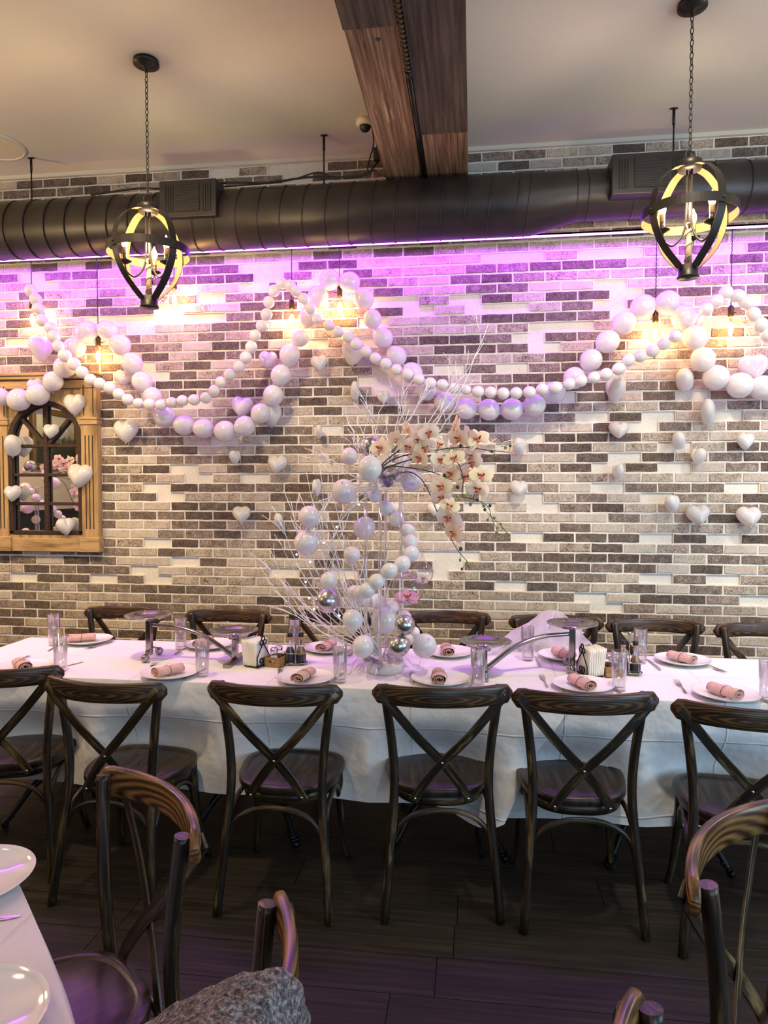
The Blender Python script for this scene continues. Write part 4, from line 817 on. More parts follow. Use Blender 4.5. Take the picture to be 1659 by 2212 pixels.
# ------------------------------------------------------------------ chairs
def make_chair(label):
    t = thing('cross_back_chair', label, 'chair', (0, 0, 0), 0, 'cross back bentwood chairs')
    sup = lambda a_, p: math.copysign(abs(a_) ** p, a_)
    def outline(k, n=40):
        o = []
        for i in range(n):
            a_ = 2 * PI * i / n; c_, s_ = sup(math.cos(a_), .72), sup(math.sin(a_), .72)
            y = .200 * s_; o.append((c_ * (.206 + .028 * s_) * k, y * k + .030))
        return o
    b = MB(); rings = [(.93, .437), (1, .445), (1, .462), (.985, .470), (.90, .4715), (.86, .470), (.845, .466), (.83, .4675), (.45, .4655), (.02, .4655)]
    vs = []; uvs = []; n = 40
    for k, z in rings:
        for x, y in outline(k): vs.append((x, y, z)); uvs.append((y, x + z * .3))
    fs = [(r * n + i, r * n + (i + 1) % n, (r + 1) * n + (i + 1) % n, (r + 1) * n + i) for r in range(len(rings) - 1) for i in range(n)]
    b.add(vs, fs, uvs); b.add(vs[:n], [tuple(range(n))[::-1]], uvs[:n]); b.build('seat', M['seat'], t)
    b = MB(); vs = []; uvs = []
    for k, z in ((.84, .438), (.90, .436), (.90, .400), (.84, .398)):
        for i, (x, y) in enumerate(outline(k)): vs.append((x, y, z)); uvs.append((i * .03, z))
    b.add(vs, [(r * n + i, r * n + (i + 1) % n, ((r + 1) % 4) * n + (i + 1) % n, ((r + 1) % 4) * n + i) for r in range(4) for i in range(n)], uvs); b.build('seat_frame', M['chair'], t)
    rl = lambda x: -.258 + .074 * (x / .257) ** 2
    for s in (-1, 1):
        b = MB(); b.tube(spline([(s * .215, -.235, 0), (s * .197, -.205, .22), (s * .178, -.172, .46), (s * .184, -.164, .62), (s * .207, -.172, .80), (s * .215, -.178, .872)], 4), .0172, 12); b.build('rear_leg', M['chair'], t)
        b = MB(); b.tube(spline([(s * .172, .160, .44), (s * .178, .168, .30), (s * .190, .190, .12), (s * .208, .228, 0)], 4), [.019, .019, .019, .018, .018, .017, .0165, .016, .0155, .015, .0145, .014, .0135], 12); b.build('front_leg', M['chair'], t)
    b = MB(); xs = [-.257 + .514 * i / 28 for i in range(29)]
    prof = [(.0375 * sup(math.cos(2 * PI * k / 18), .7), .0130 * sup(math.sin(2 * PI * k / 18), .5)) for k in range(18)]
    path = [(x, rl(x), .8475) for x in xs]
    scl = [min(1, .30 + .70 * math.sqrt(max(0, 1 - ((abs(x) - .224) / .033) ** 2))) if abs(x) > .224 else 1 for x in xs]
    # side axis = vertical, normal axis = thickness
    P = [Vector(p) for p in path]; vs = []; uvs = []; m = len(prof); L = 0
    for i, p in enumerate(P):
        tg = (P[min(i + 1, 28)] - P[max(i - 1, 0)]).normalized(); nr = Vector((-tg.y, tg.x, 0)); L += (p - P[i - 1]).length if i else 0
        for k, (a_, c_) in enumerate(prof): vs.append(p + Vector((0, 0, 1)) * a_ * scl[i] + nr * c_ * (1 if abs(xs[i]) < .247 else .7)); uvs.append((L, a_ + c_ * .5))
    b.add(vs, [(i * m + k, i * m + (k + 1) % m, (i + 1) * m + (k + 1) % m, (i + 1) * m + k) for i in range(28) for k in range(m)], uvs)
    b.add(vs[:m], [tuple(range(m))], uvs[:m]); b.add(vs[-m:], [tuple(range(m))], uvs[-m:])
    rail = b.build('top_rail', M['rail'], t)
    for s in (-1, 1):
        off = -.0035 * s
        b = MB(); path = spline([(s * .238, rl(.238) - .0165, .858), (s * .215, rl(.215) - .0175, .835), (s * .105, -.215 + off, .700), (s * 0, -.194 + off, .585), (-s * .07, -.176 + off, .492), (-s * .108, -.170, .428)], 5)
        b.strip(path, .034, .0065, (0, 1, 0), smooth=False); st = bevel(b.build('cross_strap', M['chair'], t), .0015, 1)
        for p in ((s * .226, rl(.226) - .021, .848), (-s * .100, -.176, .440)) + (((0, -.201, .585),) if s > 0 else ()):
            b = MB(); b.ball((0, 0, 0), .0058, 8, 6, (1, .6, 1)); b.build('strap_bolt', M['steel'], st, loc=p)
    def brace(p0, p1, mid, tp):
        b = MB(); q0, q1 = Vector(p0), Vector(p1); c = (q0 + q1) / 2
        pts = []
        for i in range(17):
            a_ = PI * i / 16; e = -math.cos(a_)
            pts.append(c + (q1 - q0) / 2 * sup(e, .85) + Vector((0, 0, (tp - p0[2]) * math.sin(a_) ** .9)))
        b.tube(pts, .0105, 8); b.build('brace', M['chair'], t)
    brace((-.188, -.188, .25), (.188, -.188, .25), None, .402)
    brace((-.172, .170, .265), (.172, .170, .265), None, .398)
    for s in (-1, 1): brace((s * .190, -.180, .265), (s * .176, .160, .265), None, .398)
    return t
def place(src, cx, cy, deg, label):
    if src is None:
        t = make_chair(label); t.location = (cx, cy, 0); t.rotation_euler = (0, 0, R(deg)); return t
    return copy_tree(src, (cx, cy, 0), R(deg), label)
def from_feet(mx, my, deg):  # the midpoint between the rear feet is local (0, -.235)
    a_ = R(deg); return mx - .235 * math.sin(a_), my + .235 * math.cos(a_)
CHLAB = ['dark cross back chair cut by the left edge of the photo, before the table', 'dark cross back chair before the table, behind the near bent-rail chair', 'dark cross back chair before the table in front of the napkin holder',
         'dark cross back chair before the table in front of the balloon centrepiece', 'dark cross back chair before the table where the tablecloth corner hangs down', 'dark cross back chair before the table at right, behind the near pale-railed chair']
chair0 = None
for (mx, my, dg), lab in zip([(-1.905, 2.515, 13), (-1.39, 2.40, -5), (-.734, 2.438, 0), (-.104, 2.50, 7), (.405, 2.49, 2.6), (.935, 2.392, -8)], CHLAB):
    x, y = from_feet(mx, my, dg); c = place(chair0, x, y, dg, lab); chair0 = chair0 or c
BACKLAB = ['dark cross back chair against the wall below the mirror, behind the left high tray', 'reddish cross back chair against the wall behind the low left tray', 'dark cross back chair against the wall behind the white twigs and oil bottles',
           'striped-grain cross back chair against the wall right of the centrepiece', 'cross back chair against the wall draped with lilac tulle', 'cross back chair against the wall behind the right cruet stand', 'cross back chair against the wall at the right edge of the photo']
for (x, y, dg), lab in zip([(-2.07, 3.93, 178), (-1.42, 3.915, 181), (-.81, 3.975, 180), (-.155, 4.03, 182), (.465, 3.975, 179), (.985, 3.93, 180), (1.53, 3.875, 180)], BACKLAB):
    a_ = R(dg); copy_tree(chair0, (x - .24 * math.sin(a_), y + .24 * math.cos(a_), 0), a_, lab)
# chairs of the nearer tables
def recolour(t, rail):
    for o in kids(t):
        if o.name.startswith('top_rail'): o.data = o.data.copy(); o.data.materials[0] = rail
for (x, y, dg), lab, m_ in zip([(-.888, 1.372, 140.6), (-.530, .945, 92), (.712, 1.385, 231.5), (.425, .775, 268)],
        ['warm brown bent-rail chair nearest the left table corner', 'chair seen edge-on in the foreground with a grey fur thrown over it', 'pale shining chair at the right edge of the foreground', 'chair whose rail end just shows at the bottom edge, right'], ('warmrail', 'warmrail', 'warmrail', 'warmrail')):
    recolour(copy_tree(chair0, (x, y, 0), R(dg), lab), M[m_])

# ------------------------------------------------------------------ the long table (tables pushed together) and its cloths
TZ = .765
for i, (x, lab) in enumerate(zip((-1.94, -1.02, -.10, .82, 1.74), ['table under the left end of the white cloths', 'table with iron base second from the left end, under the cloth', 'table with iron base below the balloon centrepiece, under the cloth', 'table with iron base below the hanging cloth corner', 'table with iron base at the right edge, under the cloth'])):
    t = thing('dining_table', lab, 'table', (x, 3.19, 0), 0, 'tables pushed together into one long table')
    b = MB(); b.box((0, 0, .742), (.90, .72, .032)); bevel(b.build('tabletop', M['seat'], t), .006)
    b = MB(); b.lathe([(.0001, .13), (.045, .13), (.05, .17), (.036, .20), (.032, .60), (.05, .66), (.09, .725), (.0001, .725)], 20); b.build('pedestal', M['iron'], t)
    for q in range(4):
        a_ = R(45 + 90 * q); d = Vector((math.cos(a_), math.sin(a_), 0)); Z = Vector((0, 0, 1))
        b = MB(); pth = spline([d * .03 + Z * .17, d * .12 + Z * .215, d * .22 + Z * .17, d * .30 + Z * .075, d * .345 + Z * .020], 5)
        b.tube(pth, [.022 - .0006 * k for k in range(len(pth))], 8)
        for k in range(4): b.tube([d * (.315 + .012 * k) + Vector((-d.y, d.x, 0)) * s_ * .021 + Z * (.055 - k * .010) for s_ in (-1, -.5, 0, .5, 1)], .008, 6)
        b.ball(d * .345 + Z * .018, .018, 10, 6); b.build('foot', M['iron'], t)

def fold(x, s): return noise.noise(Vector((x * 2.1 + s * 17, s * 3.3, 0))) + .5 * noise.noise(Vector((x * 5.3 + s * 5, 1.7, s)))
def cloth(name, label, x0, x1, seed, free_right, zb, lift=0):
    b = MB(); nx = 150; y0, y1 = 2.822, 3.558
    def front(u, v):     # v 0 at the table edge .. 1 at the hem
        bz = zb
        x = x0 + (x1 - x0) * u
        if free_right:
            e = max(0, min(1, (x + .45) / (x1 + .45)))   # the corner hangs lower and the free edge slants back
            bz = zb - .055 * math.exp(-((e - .72) / .22) ** 2)
            x = x - .30 * v ** .85 * e ** 1.6
        f = fold(x, seed); amp = v ** 1.3
        y = y0 - .004 - .028 * amp * f - .022 * math.sin(v * PI / 2)
        if free_right: y -= .085 * amp * e ** 2 * (1 + .6 * math.sin(e * 9))
        z = TZ + lift - v * (TZ - bz) * (1 - .02 * f)
        for xc in (-1.94, -1.36, -.722, -.13, .39, .95):   # seats pushed under the table push the cloth in
            q = max(0, 1 - (abs(x - xc) / .30) ** 2) ** 1.5; m_ = max(0, min(1, (v - .22) / .40)); y += .135 * q * m_ * m_ * (3 - 2 * m_) * (1 - .75 * max(0, min(1, (v - .68) / .32)))
        if v < .05: y = y0 - .004 * (v / .05); z = TZ + lift - .012 * (v / .05) ** 2
        return (x, y, z)
    def top(u, v): x = x0 + (x1 - x0) * u; return (x, y0 + (y1 - y0) * v, TZ + lift + .0006 * fold(x + v, seed + 3))
    def back(u, v): x = x0 + (x1 - x0) * u; f = fold(x, seed + 9); return (x, y1 + .004 + .02 * v * (1 + f), TZ + lift - .34 * v)
    b.grid(front, nx, 26); b.grid(top, nx, 16); b.grid(back, nx, 6)
    if not free_right or True:
        if x0 < -2: b.grid(lambda u, v: (x0 - .004 - .03 * v * (1 + fold(u * .7, seed + 4)), y0 + (y1 - y0) * u, TZ + lift - (TZ - zb) * v), 20, 10)
    o = b.build(name, M['cloth']); return tag(o, label, 'tablecloth')
cloth('tablecloth', 'white tablecloth over the left and middle of the long table, corner hanging down', -2.46, .43, 1, True, .295, .0022)
cloth('tablecloth', 'white tablecloth over the right part of the long table', .12, 2.25, 2, False, .262, .0006)
TZ = .7680

# ------------------------------------------------------------------ place settings
def plate_mesh(r=.128):
    b = MB(); b.lathe([(.0001, .004), (.062, .004), (.072, .006), (.098, .010), (.118, .0165), (.1265, .0205), (.128, .0225), (.1265, .0225), (.115, .015), (.092, .006), (.075, .001), (.0001, .001)], 48)
    return b.mesh('dinner_plate', M['china'])
PLATE = plate_mesh()
SEATS = [('back', -2.066, 3.475, 'before the wall chair at the left end of the table'), ('back', -1.372, 3.46, 'behind the low left chrome tray'), ('back', -.736, 3.46, 'just left of the balloon centrepiece, wall side'),
         ('back', -.118, 3.455, 'just right of the balloon centrepiece, wall side'), ('back', .452, 3.455, 'behind the high right chrome tray'), ('back', 1.003, 3.44, 'right of the right cruet stand, wall side'),
         ('front', -2.05, 2.915, 'behind the chair at the left edge of the photo'), ('front', -1.337, 2.905, 'in front of the chrome ball feet at left'), ('front', -.718, 2.905, 'in front of the left cruet stand'),
         ('front', -.136, 2.965, 'in front of the centrepiece base'), ('front', .462, 2.950, 'in front of the right napkin holder'), ('front', 1.012, 2.895, 'at the near right corner by the photo edge')]
def napkin(name, loc, rz, label, tilt=0):
    t = thing(name, label, 'napkin', loc, rz, 'rolled pink napkins on plates')
    # rolled cloth: flattened spiral extruded along its length
    b = MB(); L = .135; sec = []
    for k in range(61):
        a_ = k / 60 * 2 * PI * 2.6; r = .006 + .0200 * k / 60
        sec.append((r * math.cos(a_) * 1.28, r * math.sin(a_) * .88 + .0230))
    def fn(u, v):
        x, z = sec[int(round(u * 60))]
        tp = 1 - .10 * v + .03 * math.sin(v * 7 + u * 9)
        return (x * tp, (v - .5) * L * (1 + .02 * math.sin(u * 30)), .001 + z * (tp if z > .01 else 1))
    b.grid(fn, 60, 6); solid(b.build('linen', M['napkin'], t), .0022)
    b = MB(); b.tube([(.0345 * math.cos(a_) * .97, -.006 + .002 * math.sin(a_ * 2), .0230 + .0232 * math.sin(a_)) for a_ in [2 * PI * k / 28 for k in range(28)]], .0011, 5, True); b.build('band_edge', M['ink'], t)
    b2 = MB(); b2.sweep([(.012 * math.cos(a_), .004 + .007 * math.sin(a_), .0474) for a_ in [2 * PI * k / 20 for k in range(20)]], [(-.0006, 0), (0, .0004), (.0006, 0), (0, -.0004)], None, True); b2.build('band_seal', M['ink'], t)
    return t
NAP = None
nr = [-58, -5, -14, 8, 26, 34, 48, -34, -12, 4, 24, 30]
for i, (sd, x, y, wh) in enumerate(SEATS):
    tag(obj('dinner_plate', PLATE, None, (x, y, TZ), (0, 0, i)), 'round white dinner plate ' + wh, 'plate', 'white dinner plates on the long table')
    lab = 'rolled pink napkin ' + wh
    loc = (x - (.03 if i in (0, 1) else 0.005), y - .005, TZ + .0042)
    if NAP is None: NAP = napkin('rolled_napkin', loc, R(nr[i]), lab)
    else: copy_tree(NAP, loc, R(nr[i]), lab)
def fork_mesh():
    b = MB()
    out = [(-.0035, -.005, 0), (-.0028, .05, .004), (-.003, .09, .006), (-.0105, .115, .003), (-.0115, .135, .002)]
    pts = out + [(-p[0], p[1], p[2]) for p in out[::-1]]
    n = len(pts)
    for dz in (0, .0018): b.add([(x * (1.9 if y < .03 else 1), y - .06, z + dz) for x, y, z in pts], [tuple(range(n))], None, 0, False)
    vs = [(x * (1.9 if y < .03 else 1), y - .06, z + dz) for dz in (0, .0018) for x, y, z in pts]
    b.add(vs, [(i, (i + 1) % n, n + (i + 1) % n, n + i) for i in range(n)], None, 0, False)
    for k in range(4): b.tube([(-.0098 + k * .0065, .073, .003), (-.0098 + k * .0065, .10, .0035), (-.0095 + k * .0063, .125, .006)], [.0016, .0015, .0009], 6)
    return b.mesh('fork', M['steel'])
def knife_mesh():
    b = MB()
    out = [(-.006, -.105), (.006, -.105), (.0065, -.03), (.004, -.012), (.007, -.005), (.0095, .03), (.0085, .075), (.004, .098), (-.002, .105), (-.003, -.005), (-.0045, -.03)]
    n = len(out)
    vs = [(x, y, .0006) for x, y in out] + [(x, y, .004 if y < -.01 else .0016) for x, y in out]
    b.add(vs, [tuple(range(n))[::-1], tuple(range(n, 2 * n))] + [(i, (i + 1) % n, n + (i + 1) % n, n + i) for i in range(n)], None, 0, False)
    return b.mesh('table_knife', M['steel'])
FK, KN = fork_mesh(), knife_mesh()
# seat index: (x, y, heading of the tines / blade tip in degrees from +y)
FORKS = {0: (-1.955, 3.43, 165), 1: (-1.225, 3.42, 180), 2: (-.60, 3.44, 175), 3: (.018, 3.44, 178), 5: (1.10, 3.38, 200), 6: (-2.20, 3.02, -10), 7: (-1.475, 2.985, 12), 8: (-.862, 2.985, 10), 9: (-.262, 3.0, 3), 10: (.312, 3.0, 2), 11: (.872, 2.99, -4)}
KNIVES = {0: (-2.175, 3.36, 12), 1: (-1.488, 3.375, 4), 2: (-.852, 3.385, 2), 4: (.312, 3.375, 2), 5: (.852, 3.385, 4), 6: (-1.900, 2.99, -25), 7: (-1.238, 2.95, -5), 8: (-.598, 2.955, -8), 9: (-.006, 2.96, -2), 10: (.592, 2.985, 4), 11: (1.146, 2.90, 2)}
for i, (x, y, a_) in FORKS.items(): tag(obj('fork', FK, None, (x, y, TZ + .0004), (0, 0, R(a_))), 'steel fork beside the plate ' + SEATS[i][3], 'fork', 'forks on the long table')
for i, (x, y, a_) in KNIVES.items(): tag(obj('table_knife', KN, None, (x, y, TZ + .0004), (0, 0, R(a_))), 'steel knife beside the plate ' + SEATS[i][3], 'knife', 'knives on the long table')
def tumbler_mesh():
    b = MB(); b.lathe([(.0001, .002), (.026, .002), (.028, .005), (.0315, .165), (.0300, .166), (.0265, .016), (.0001, .013)], 28); return b.mesh('tumbler', M['glass'])
TU = tumbler_mesh()
for x, y, lab in [(-1.867, 2.912, 'behind the leftmost front chair'), (-1.192, 2.916, 'in front of the low left tray'), (-.565, 2.90, 'in front of the twig bunch'), (.025, 2.905, 'in front of the low right tray'), (.605, 2.935, 'in front of the right cruet stand'), (1.155, 2.865, 'at the right edge of the photo'),
                  (-2.208, 3.39, 'at the far left corner of the table'), (-1.50, 3.387, 'beneath the left chrome arch'), (-.905, 3.43, 'behind the left oil bottles'), (.268, 3.39, 'beneath the right chrome arch'), (.80, 3.41, 'behind the right oil bottles')]:
    tag(obj('tumbler', TU, None, (x, y, TZ)), 'tall clear empty tumbler ' + lab, 'glass', 'tall tumblers on the long table')

# two tiered chrome stands
def tray_part(b, x, y, z):
    b.lathe([(.0001, -.006), (.04, -.0055), (.066, -.003), (.082, .003), (.096, .0105), (.103, .0125), (.1155, .0135), (.1160, .0105), (.102, .008), (.084, -.002), (.066, -.0075), (.0001, -.0095)], 40, T=Matrix.Translation((x, y, z)))
    for k in range(40): a_ = 2 * PI * k / 40; b.ball((x + .1135 * math.cos(a_), y + .1135 * math.sin(a_), z + .013), .0032, 5, 4)
def tier_stand(x, y, s, L, dy, label):
    t = thing('tray_stand', label, 'serving stand', (x, y, TZ), 0, 'two tier chrome tray stands')
    b = MB(); b.box((0, 0, .107), (.028, .028, .176)); bevel(b.build('tall_column', M['chrome'], t), .003)
    b = MB(); b.box((s * L, dy, .066), (.028, .028, .10)); bevel(b.build('short_column', M['chrome'], t), .003)
    b = MB(); tray_part(b, 0, 0, .205); b.lathe([(.0001, .19), (.03, .19), (.03, .203), (.0001, .203)], 16); b.build('tray', M['chrome'], t)
    b = MB(); tray_part(b, s * L - s * .005, dy, .142); b.lathe([(.0001, .112), (.03, .112), (.03, .14), (.0001, .14)], 16, T=Matrix.Translation((s * L, dy, 0))); b.build('tray', M['chrome'], t)
    b = MB(); pts = spline([(s * .012, 0, .166), (s * L * .35, dy * .3, .158), (s * L * .65, dy * .6, .118), (s * L * .92, dy * .95, .045), (s * (L - .008), dy, .022)], 8)
    b.strip(pts, .024, .014, (0, 0, 1), smooth=True); b.build('arched_arm', M['chrome'], t)
    b = MB(); b.box((s * L, dy, .0085), (.034, .25, .015)); bevel(b.build('bar_foot', M['chrome'], t), .002)
    for e in (-1, 1):
        b = MB(); b.tube(spline([(0, e * .012, .028), (-s * .004 * e, e * .035, .048), (s * .012, e * .068, .036)], 5), .0045, 8); b.ball((s * .014, e * .074, .0205), .0205, 16, 10); b.build('ball_foot', M['chrome'], t)
    return t
tier_stand(-1.572, 3.185, 1, .437, .0, 'chrome two tier tray stand at left, high tray on its left end')
tier_stand(.458, 3.245, -1, .404, -.14, 'chrome two tier tray stand at right, high tray on its right end')

# condiment groups
def condiments(x, y, s, side):
    # napkin holder with a wire scroll on one flank
    t = thing('napkin_holder', 'black wire napkin holder in the %s condiment group' % side, 'holder', (x, y, TZ), R(-20 * s))
    b = MB()
    wx = s * .040
    b.tube([(wx, -.045, .006), (wx, -.045, .05), (wx, -.02, .085), (wx, 0, .11)], .003, 6); b.tube([(wx, .045, .006), (wx, .045, .05), (wx, .02, .085), (wx, 0, .11)], .003, 6)
    for cy_, cz_ in ((-.013, .115), (.013, .115), (0, .132), (-.012, .03), (.012, .03)): b.tube([(wx, cy_ + .011 * math.cos(a_), cz_ + .011 * math.sin(a_)) for a_ in [2 * PI * k / 14 for k in range(14)]], .0032, 6, True)
    b.build('wire_scroll', M['iron'], t)
    b = MB(); b.box((0, 0, .008), (.084, .085, .005)); bevel(b.build('base_plate', M['iron'], t), .002)
    b = MB()
    for cx_ in (-.036, .036):
        for cy_ in (-.038, .038): b.ball((cx_, cy_, .0055), .0055, 8, 6)
    b.build('ball_feet', M['iron'], t)
    st = thing('napkin_stack', 'stack of cream paper napkins standing in the %s holder' % side, 'napkins', (x, y, TZ + .0108), R(-20 * s))
    for k in range(8):
        b = MB(); px = -s * .034 + s * k * .0088
        def fn(u, v): return (px + s * (.002 * math.sin(v * 3 + k)) - s * .016 * v * (1 - k / 9), -.05 + .10 * u, .118 * v * (1 - .03 * (k % 3)) )
        b.grid(fn, 4, 8); solid(b.build('paper_napkin', M['paper'], st), .0072)
    # wooden caddy with two shakers
    c = thing('wooden_caddy', 'small wooden caddy with slot handle in the %s condiment group' % side, 'caddy', (x + .092, y + .02, TZ), R(-14 * s))
    b = MB()
    for e in (-1, 1): b.box((e * .037, 0, .023), (.006, .08, .044))
    b.box((0, 0, .004), (.07, .08, .006)); bevel(b.build('caddy_sides', M['caddy'], c), .001)
    for e in (-1, 1):
        # end board with an oblong hand hole
        b = MB(); n = 24; inn = [(.017 * (abs(math.cos(a_)) ** .6) * (1 if math.cos(a_) > 0 else -1), .025 + .007 * (abs(math.sin(a_)) ** .8) * (1 if math.sin(a_) > 0 else -1)) for a_ in [2 * PI * k / n for k in range(n)]]
        outr = []
        for (ix, iz), a_ in zip(inn, [2 * PI * k / n for k in range(n)]):
            k_ = 1 / max(abs(math.cos(a_)) / .040, abs(math.sin(a_)) / .022); outr.append((k_ * math.cos(a_), .023 + k_ * math.sin(a_)))
        for yy in (-.003, .003): b.add([(p[0], yy, p[1]) for p in inn + outr], [(i, (i + 1) % n, n + (i + 1) % n, n + i) for i in range(n)], [(p[0], p[1]) for p in inn + outr], 0, False)
        for q in (inn, outr): b.add([(p[0], yy, p[1]) for yy in (-.003, .003) for p in q], [(i, (i + 1) % n, n + (i + 1) % n, n + i) for i in range(n)], [(p[0], p[1]) for yy in (0, 1) for p in q], 0, False)
        b.build('end_board', M['caddy'], c, loc=(0, e * .041, .001))
    for e, nm, fill, lb in ((-1, 'salt_shaker', 'salt' if side == 'left' else 'pepper', 'nearer'), (1, 'spice_shaker', 'pepper', 'farther')):
        j = thing(nm, 'glass shaker with metal lid, the %s one in the %s wooden caddy' % (lb, side), 'shaker', (x + .092 + e * .006 * s, y + .02 + e * .020, TZ + .0075), 0)
        b = MB(); b.lathe([(.0001, .001), (.017, .001), (.0185, .006), (.0185, .055), (.0165, .062), (.0155, .066)], 20); b.build('jar', M['glass'], j)
        b = MB(); b.lathe([(.0001, .002), (.0165, .002), (.0168, .042), (.0001, .044)], 16); b.build('contents', M[fill], j)
        b = MB(); b.lathe([(.0175, .062), (.0182, .064), (.0182, .074), (.014, .080), (.0001, .082)], 20); b.build('lid', M['steel'], j)
    # cruet stand
    cx_, cy_ = x + .178, y + .045
    r_ = thing('cruet_stand', 'chrome wire cruet stand in the %s condiment group' % side, 'cruet stand', (cx_, cy_, TZ), R(12 * s))
    def oval(z, a=.052, bb=.030): return [(a * math.cos(q), bb * math.sin(q), z) for q in [2 * PI * k / 28 for k in range(28)]]
    b = MB(); b.tube(oval(.010, .056, .033), .003, 6, True); b.tube(oval(.058, .056, .033), .0024, 6, True)
    for q in range(4): a_ = R(45 + 90 * q); b.tube([(.056 * math.cos(a_), .033 * math.sin(a_), .010), (.056 * math.cos(a_), .033 * math.sin(a_), .058)], .002, 6); b.ball((.058 * math.cos(a_), .036 * math.sin(a_), .006), .006, 8, 6)
    b.build('wire_rack', M['chrome'], r_)
    b = MB(); b.box((0, 0, .010), (.092, .05, .003)); b.build('rack_floor', M['chrome'], r_)
    b = MB()
    for e in (-1, 1): b.tube(spline([(0, e * .033, .010), (0, e * .033, .10), (0, e * .022, .128), (0, 0, .146)], 5), .0022, 6)
    b.tube([(0, 0, .146), (0, 0, .178)], .0024, 6); b.ball((0, 0, .184), .0085, 12, 8); b.build('handle', M['chrome'], r_)
    for e, nm, liq, lb in ((-1, 'vinegar_bottle', 'vinegar', 'dark vinegar'), (1, 'oil_bottle', 'oil', 'golden olive oil')):
        j = thing(nm, 'glass bottle of %s with black cap in the %s cruet stand' % (lb, side), 'bottle', (cx_ + e * .026 * math.cos(R(12 * s)), cy_ + e * .026 * math.sin(R(12 * s)), TZ + .0122), 0)
        b = MB(); b.lathe([(.0001, .001), (.020, .001), (.0225, .006), (.0225, .040), (.021, .055), (.012, .080), (.0095, .095), (.0095, .112)], 22); b.build('bottle_glass', M['glass'], j)
        b = MB(); b.lathe([(.0001, .003), (.0205, .003), (.0212, .040), (.0195, .054), (.013, .070), (.0001, .071)], 22); b.build('liquid', M[liq], j)
        b = MB(); b.lathe([(.0229, .008), (.0231, .009), (.0231, .035), (.0229, .036)], 22); b.build('label', M['labelpaper'], j)
        b = MB(); b.lathe([(.0102, .108), (.0118, .110), (.0118, .122), (.0001, .122)], 18); b.build('pour_collar', M['cork'], j)
        b = MB(); b.lathe([(.0125, .121), (.0128, .123), (.0128, .136), (.012, .139), (.0001, .139)], 18); b.build('cap', M['cap'], j)
condiments(-1.010, 3.125, 1, 'left')
condiments(.525, 3.155, -1, 'right')

# lilac tulle bundled over the chair and onto the table
def tulle():
    b = MB(); top = [Vector((.12, 3.50, .775)), Vector((.20, 3.70, .825)), Vector((.31, 3.83, .872)), Vector((.40, 3.93, .912)), Vector((.46, 3.94, .918)), Vector((.53, 3.90, .890)), Vector((.58, 3.82, .85))]
    bot = [Vector((.02, 3.40, .772)), Vector((.12, 3.46, .772)), Vector((.22, 3.50, .772)), Vector((.32, 3.51, .772)), Vector((.42, 3.51, .772)), Vector((.52, 3.50, .772)), Vector((.60, 3.48, .772))]
    T, B = spline(top, 10), spline(bot, 10); n = len(T) - 1
    def fn(u, v):
        i = min(n, int(round(u * n))); p = T[i].lerp(B[i], v)
        f = math.sin(u * 46) * .016 + math.sin(u * 23 + v * 5) * .020 + .02 * noise.noise(Vector((u * 8, v * 4, 0)))
        s_ = math.sin(PI * min(1, v * 1.0)) ** .6
        return (p.x + f * .6 * s_ + .01 * math.sin(v * 9 + u * 20), p.y - f * s_ * .8, max(.7712, p.z + f * .35 * s_ + .03 * s_ * math.sin(PI * u)))
    b.grid(fn, n, 16)
    b.grid(lambda u, v: (lambda p: (p[0] + .02 * math.sin(u * 31), p[1] + .035, max(.773, p[2] - .02)))(fn(u, v * .85)), n, 14)
    return tag(b.build('tulle_bundle', M['tulle']), 'sheer lilac tulle bundled from a wall chair onto the table', 'tulle')
tulle()

# ------------------------------------------------------------------ centrepiece
cp = thing('acrylic_stand', 'clear acrylic flower stand rising from the middle of the table', 'flower stand', (-.398, 3.115, TZ))
b = MB(); b.lathe([(.0001, 0), (.083, 0), (.086, .004), (.086, .030), (.080, .036), (.0001, .036)], 36); b.build('round_base', M['whitebase'], cp)
RT = 1.598 - TZ
for dx, dy in ((-.010, -.083), (-.088, 0), (.074, 0), (-.006, .083)):
    b = MB(); b.tube([(dx, dy, .030), (dx, dy, RT)], .0088, 10); b.build('rod', M['acrylic'], cp)
b = MB(); b.lathe([(.0001, RT), (.118, RT), (.118, RT + .006), (.0001, RT + .006)], 36); b.build('top_plate', M['acrylic'], cp)

def film(name, c, r, h_, label, seed):
    b = MB(); rr = random.Random(seed)
    for k in range(17):
        a_ = rr.uniform(0, 2 * PI); L = rr.uniform(.6, 1.25) * r; wd = rr.uniform(.02, .05); ph = rr.uniform(0, 6)
        d = Vector((math.cos(a_), math.sin(a_), 0)); sd = Vector((-d.y, d.x, 0))
        def fn(u, v):
            z = h_ * (math.sin(PI * u) * .8 + .25 * math.sin(u * 11 + ph) * u) + rr.uniform(-.004, .004)
            p = d * (L * u) + sd * (wd * (v - .5) * (1 + .6 * math.sin(u * 9 + ph))) + Vector((0, 0, max(.002, z + .012 * math.sin(v * 8 + u * 13 + ph))))
            return tuple(p + Vector((rr.uniform(-.005, .005), rr.uniform(-.005, .005), 0)))
        b.grid(fn, 7, 4, smooth=False)
    o = b.build(name, M['film'], None, loc=c); return tag(o, label, 'film', kind='stuff')
film('crumpled_film', (-.40, 3.11, TZ + .002), .165, .075, 'crumpled iridescent clear film round the base of the acrylic stand', 3)
film('crumpled_film', (-.38, 3.10, 1.606), .125, .085, 'crumpled iridescent clear film on the top plate of the acrylic stand', 8)

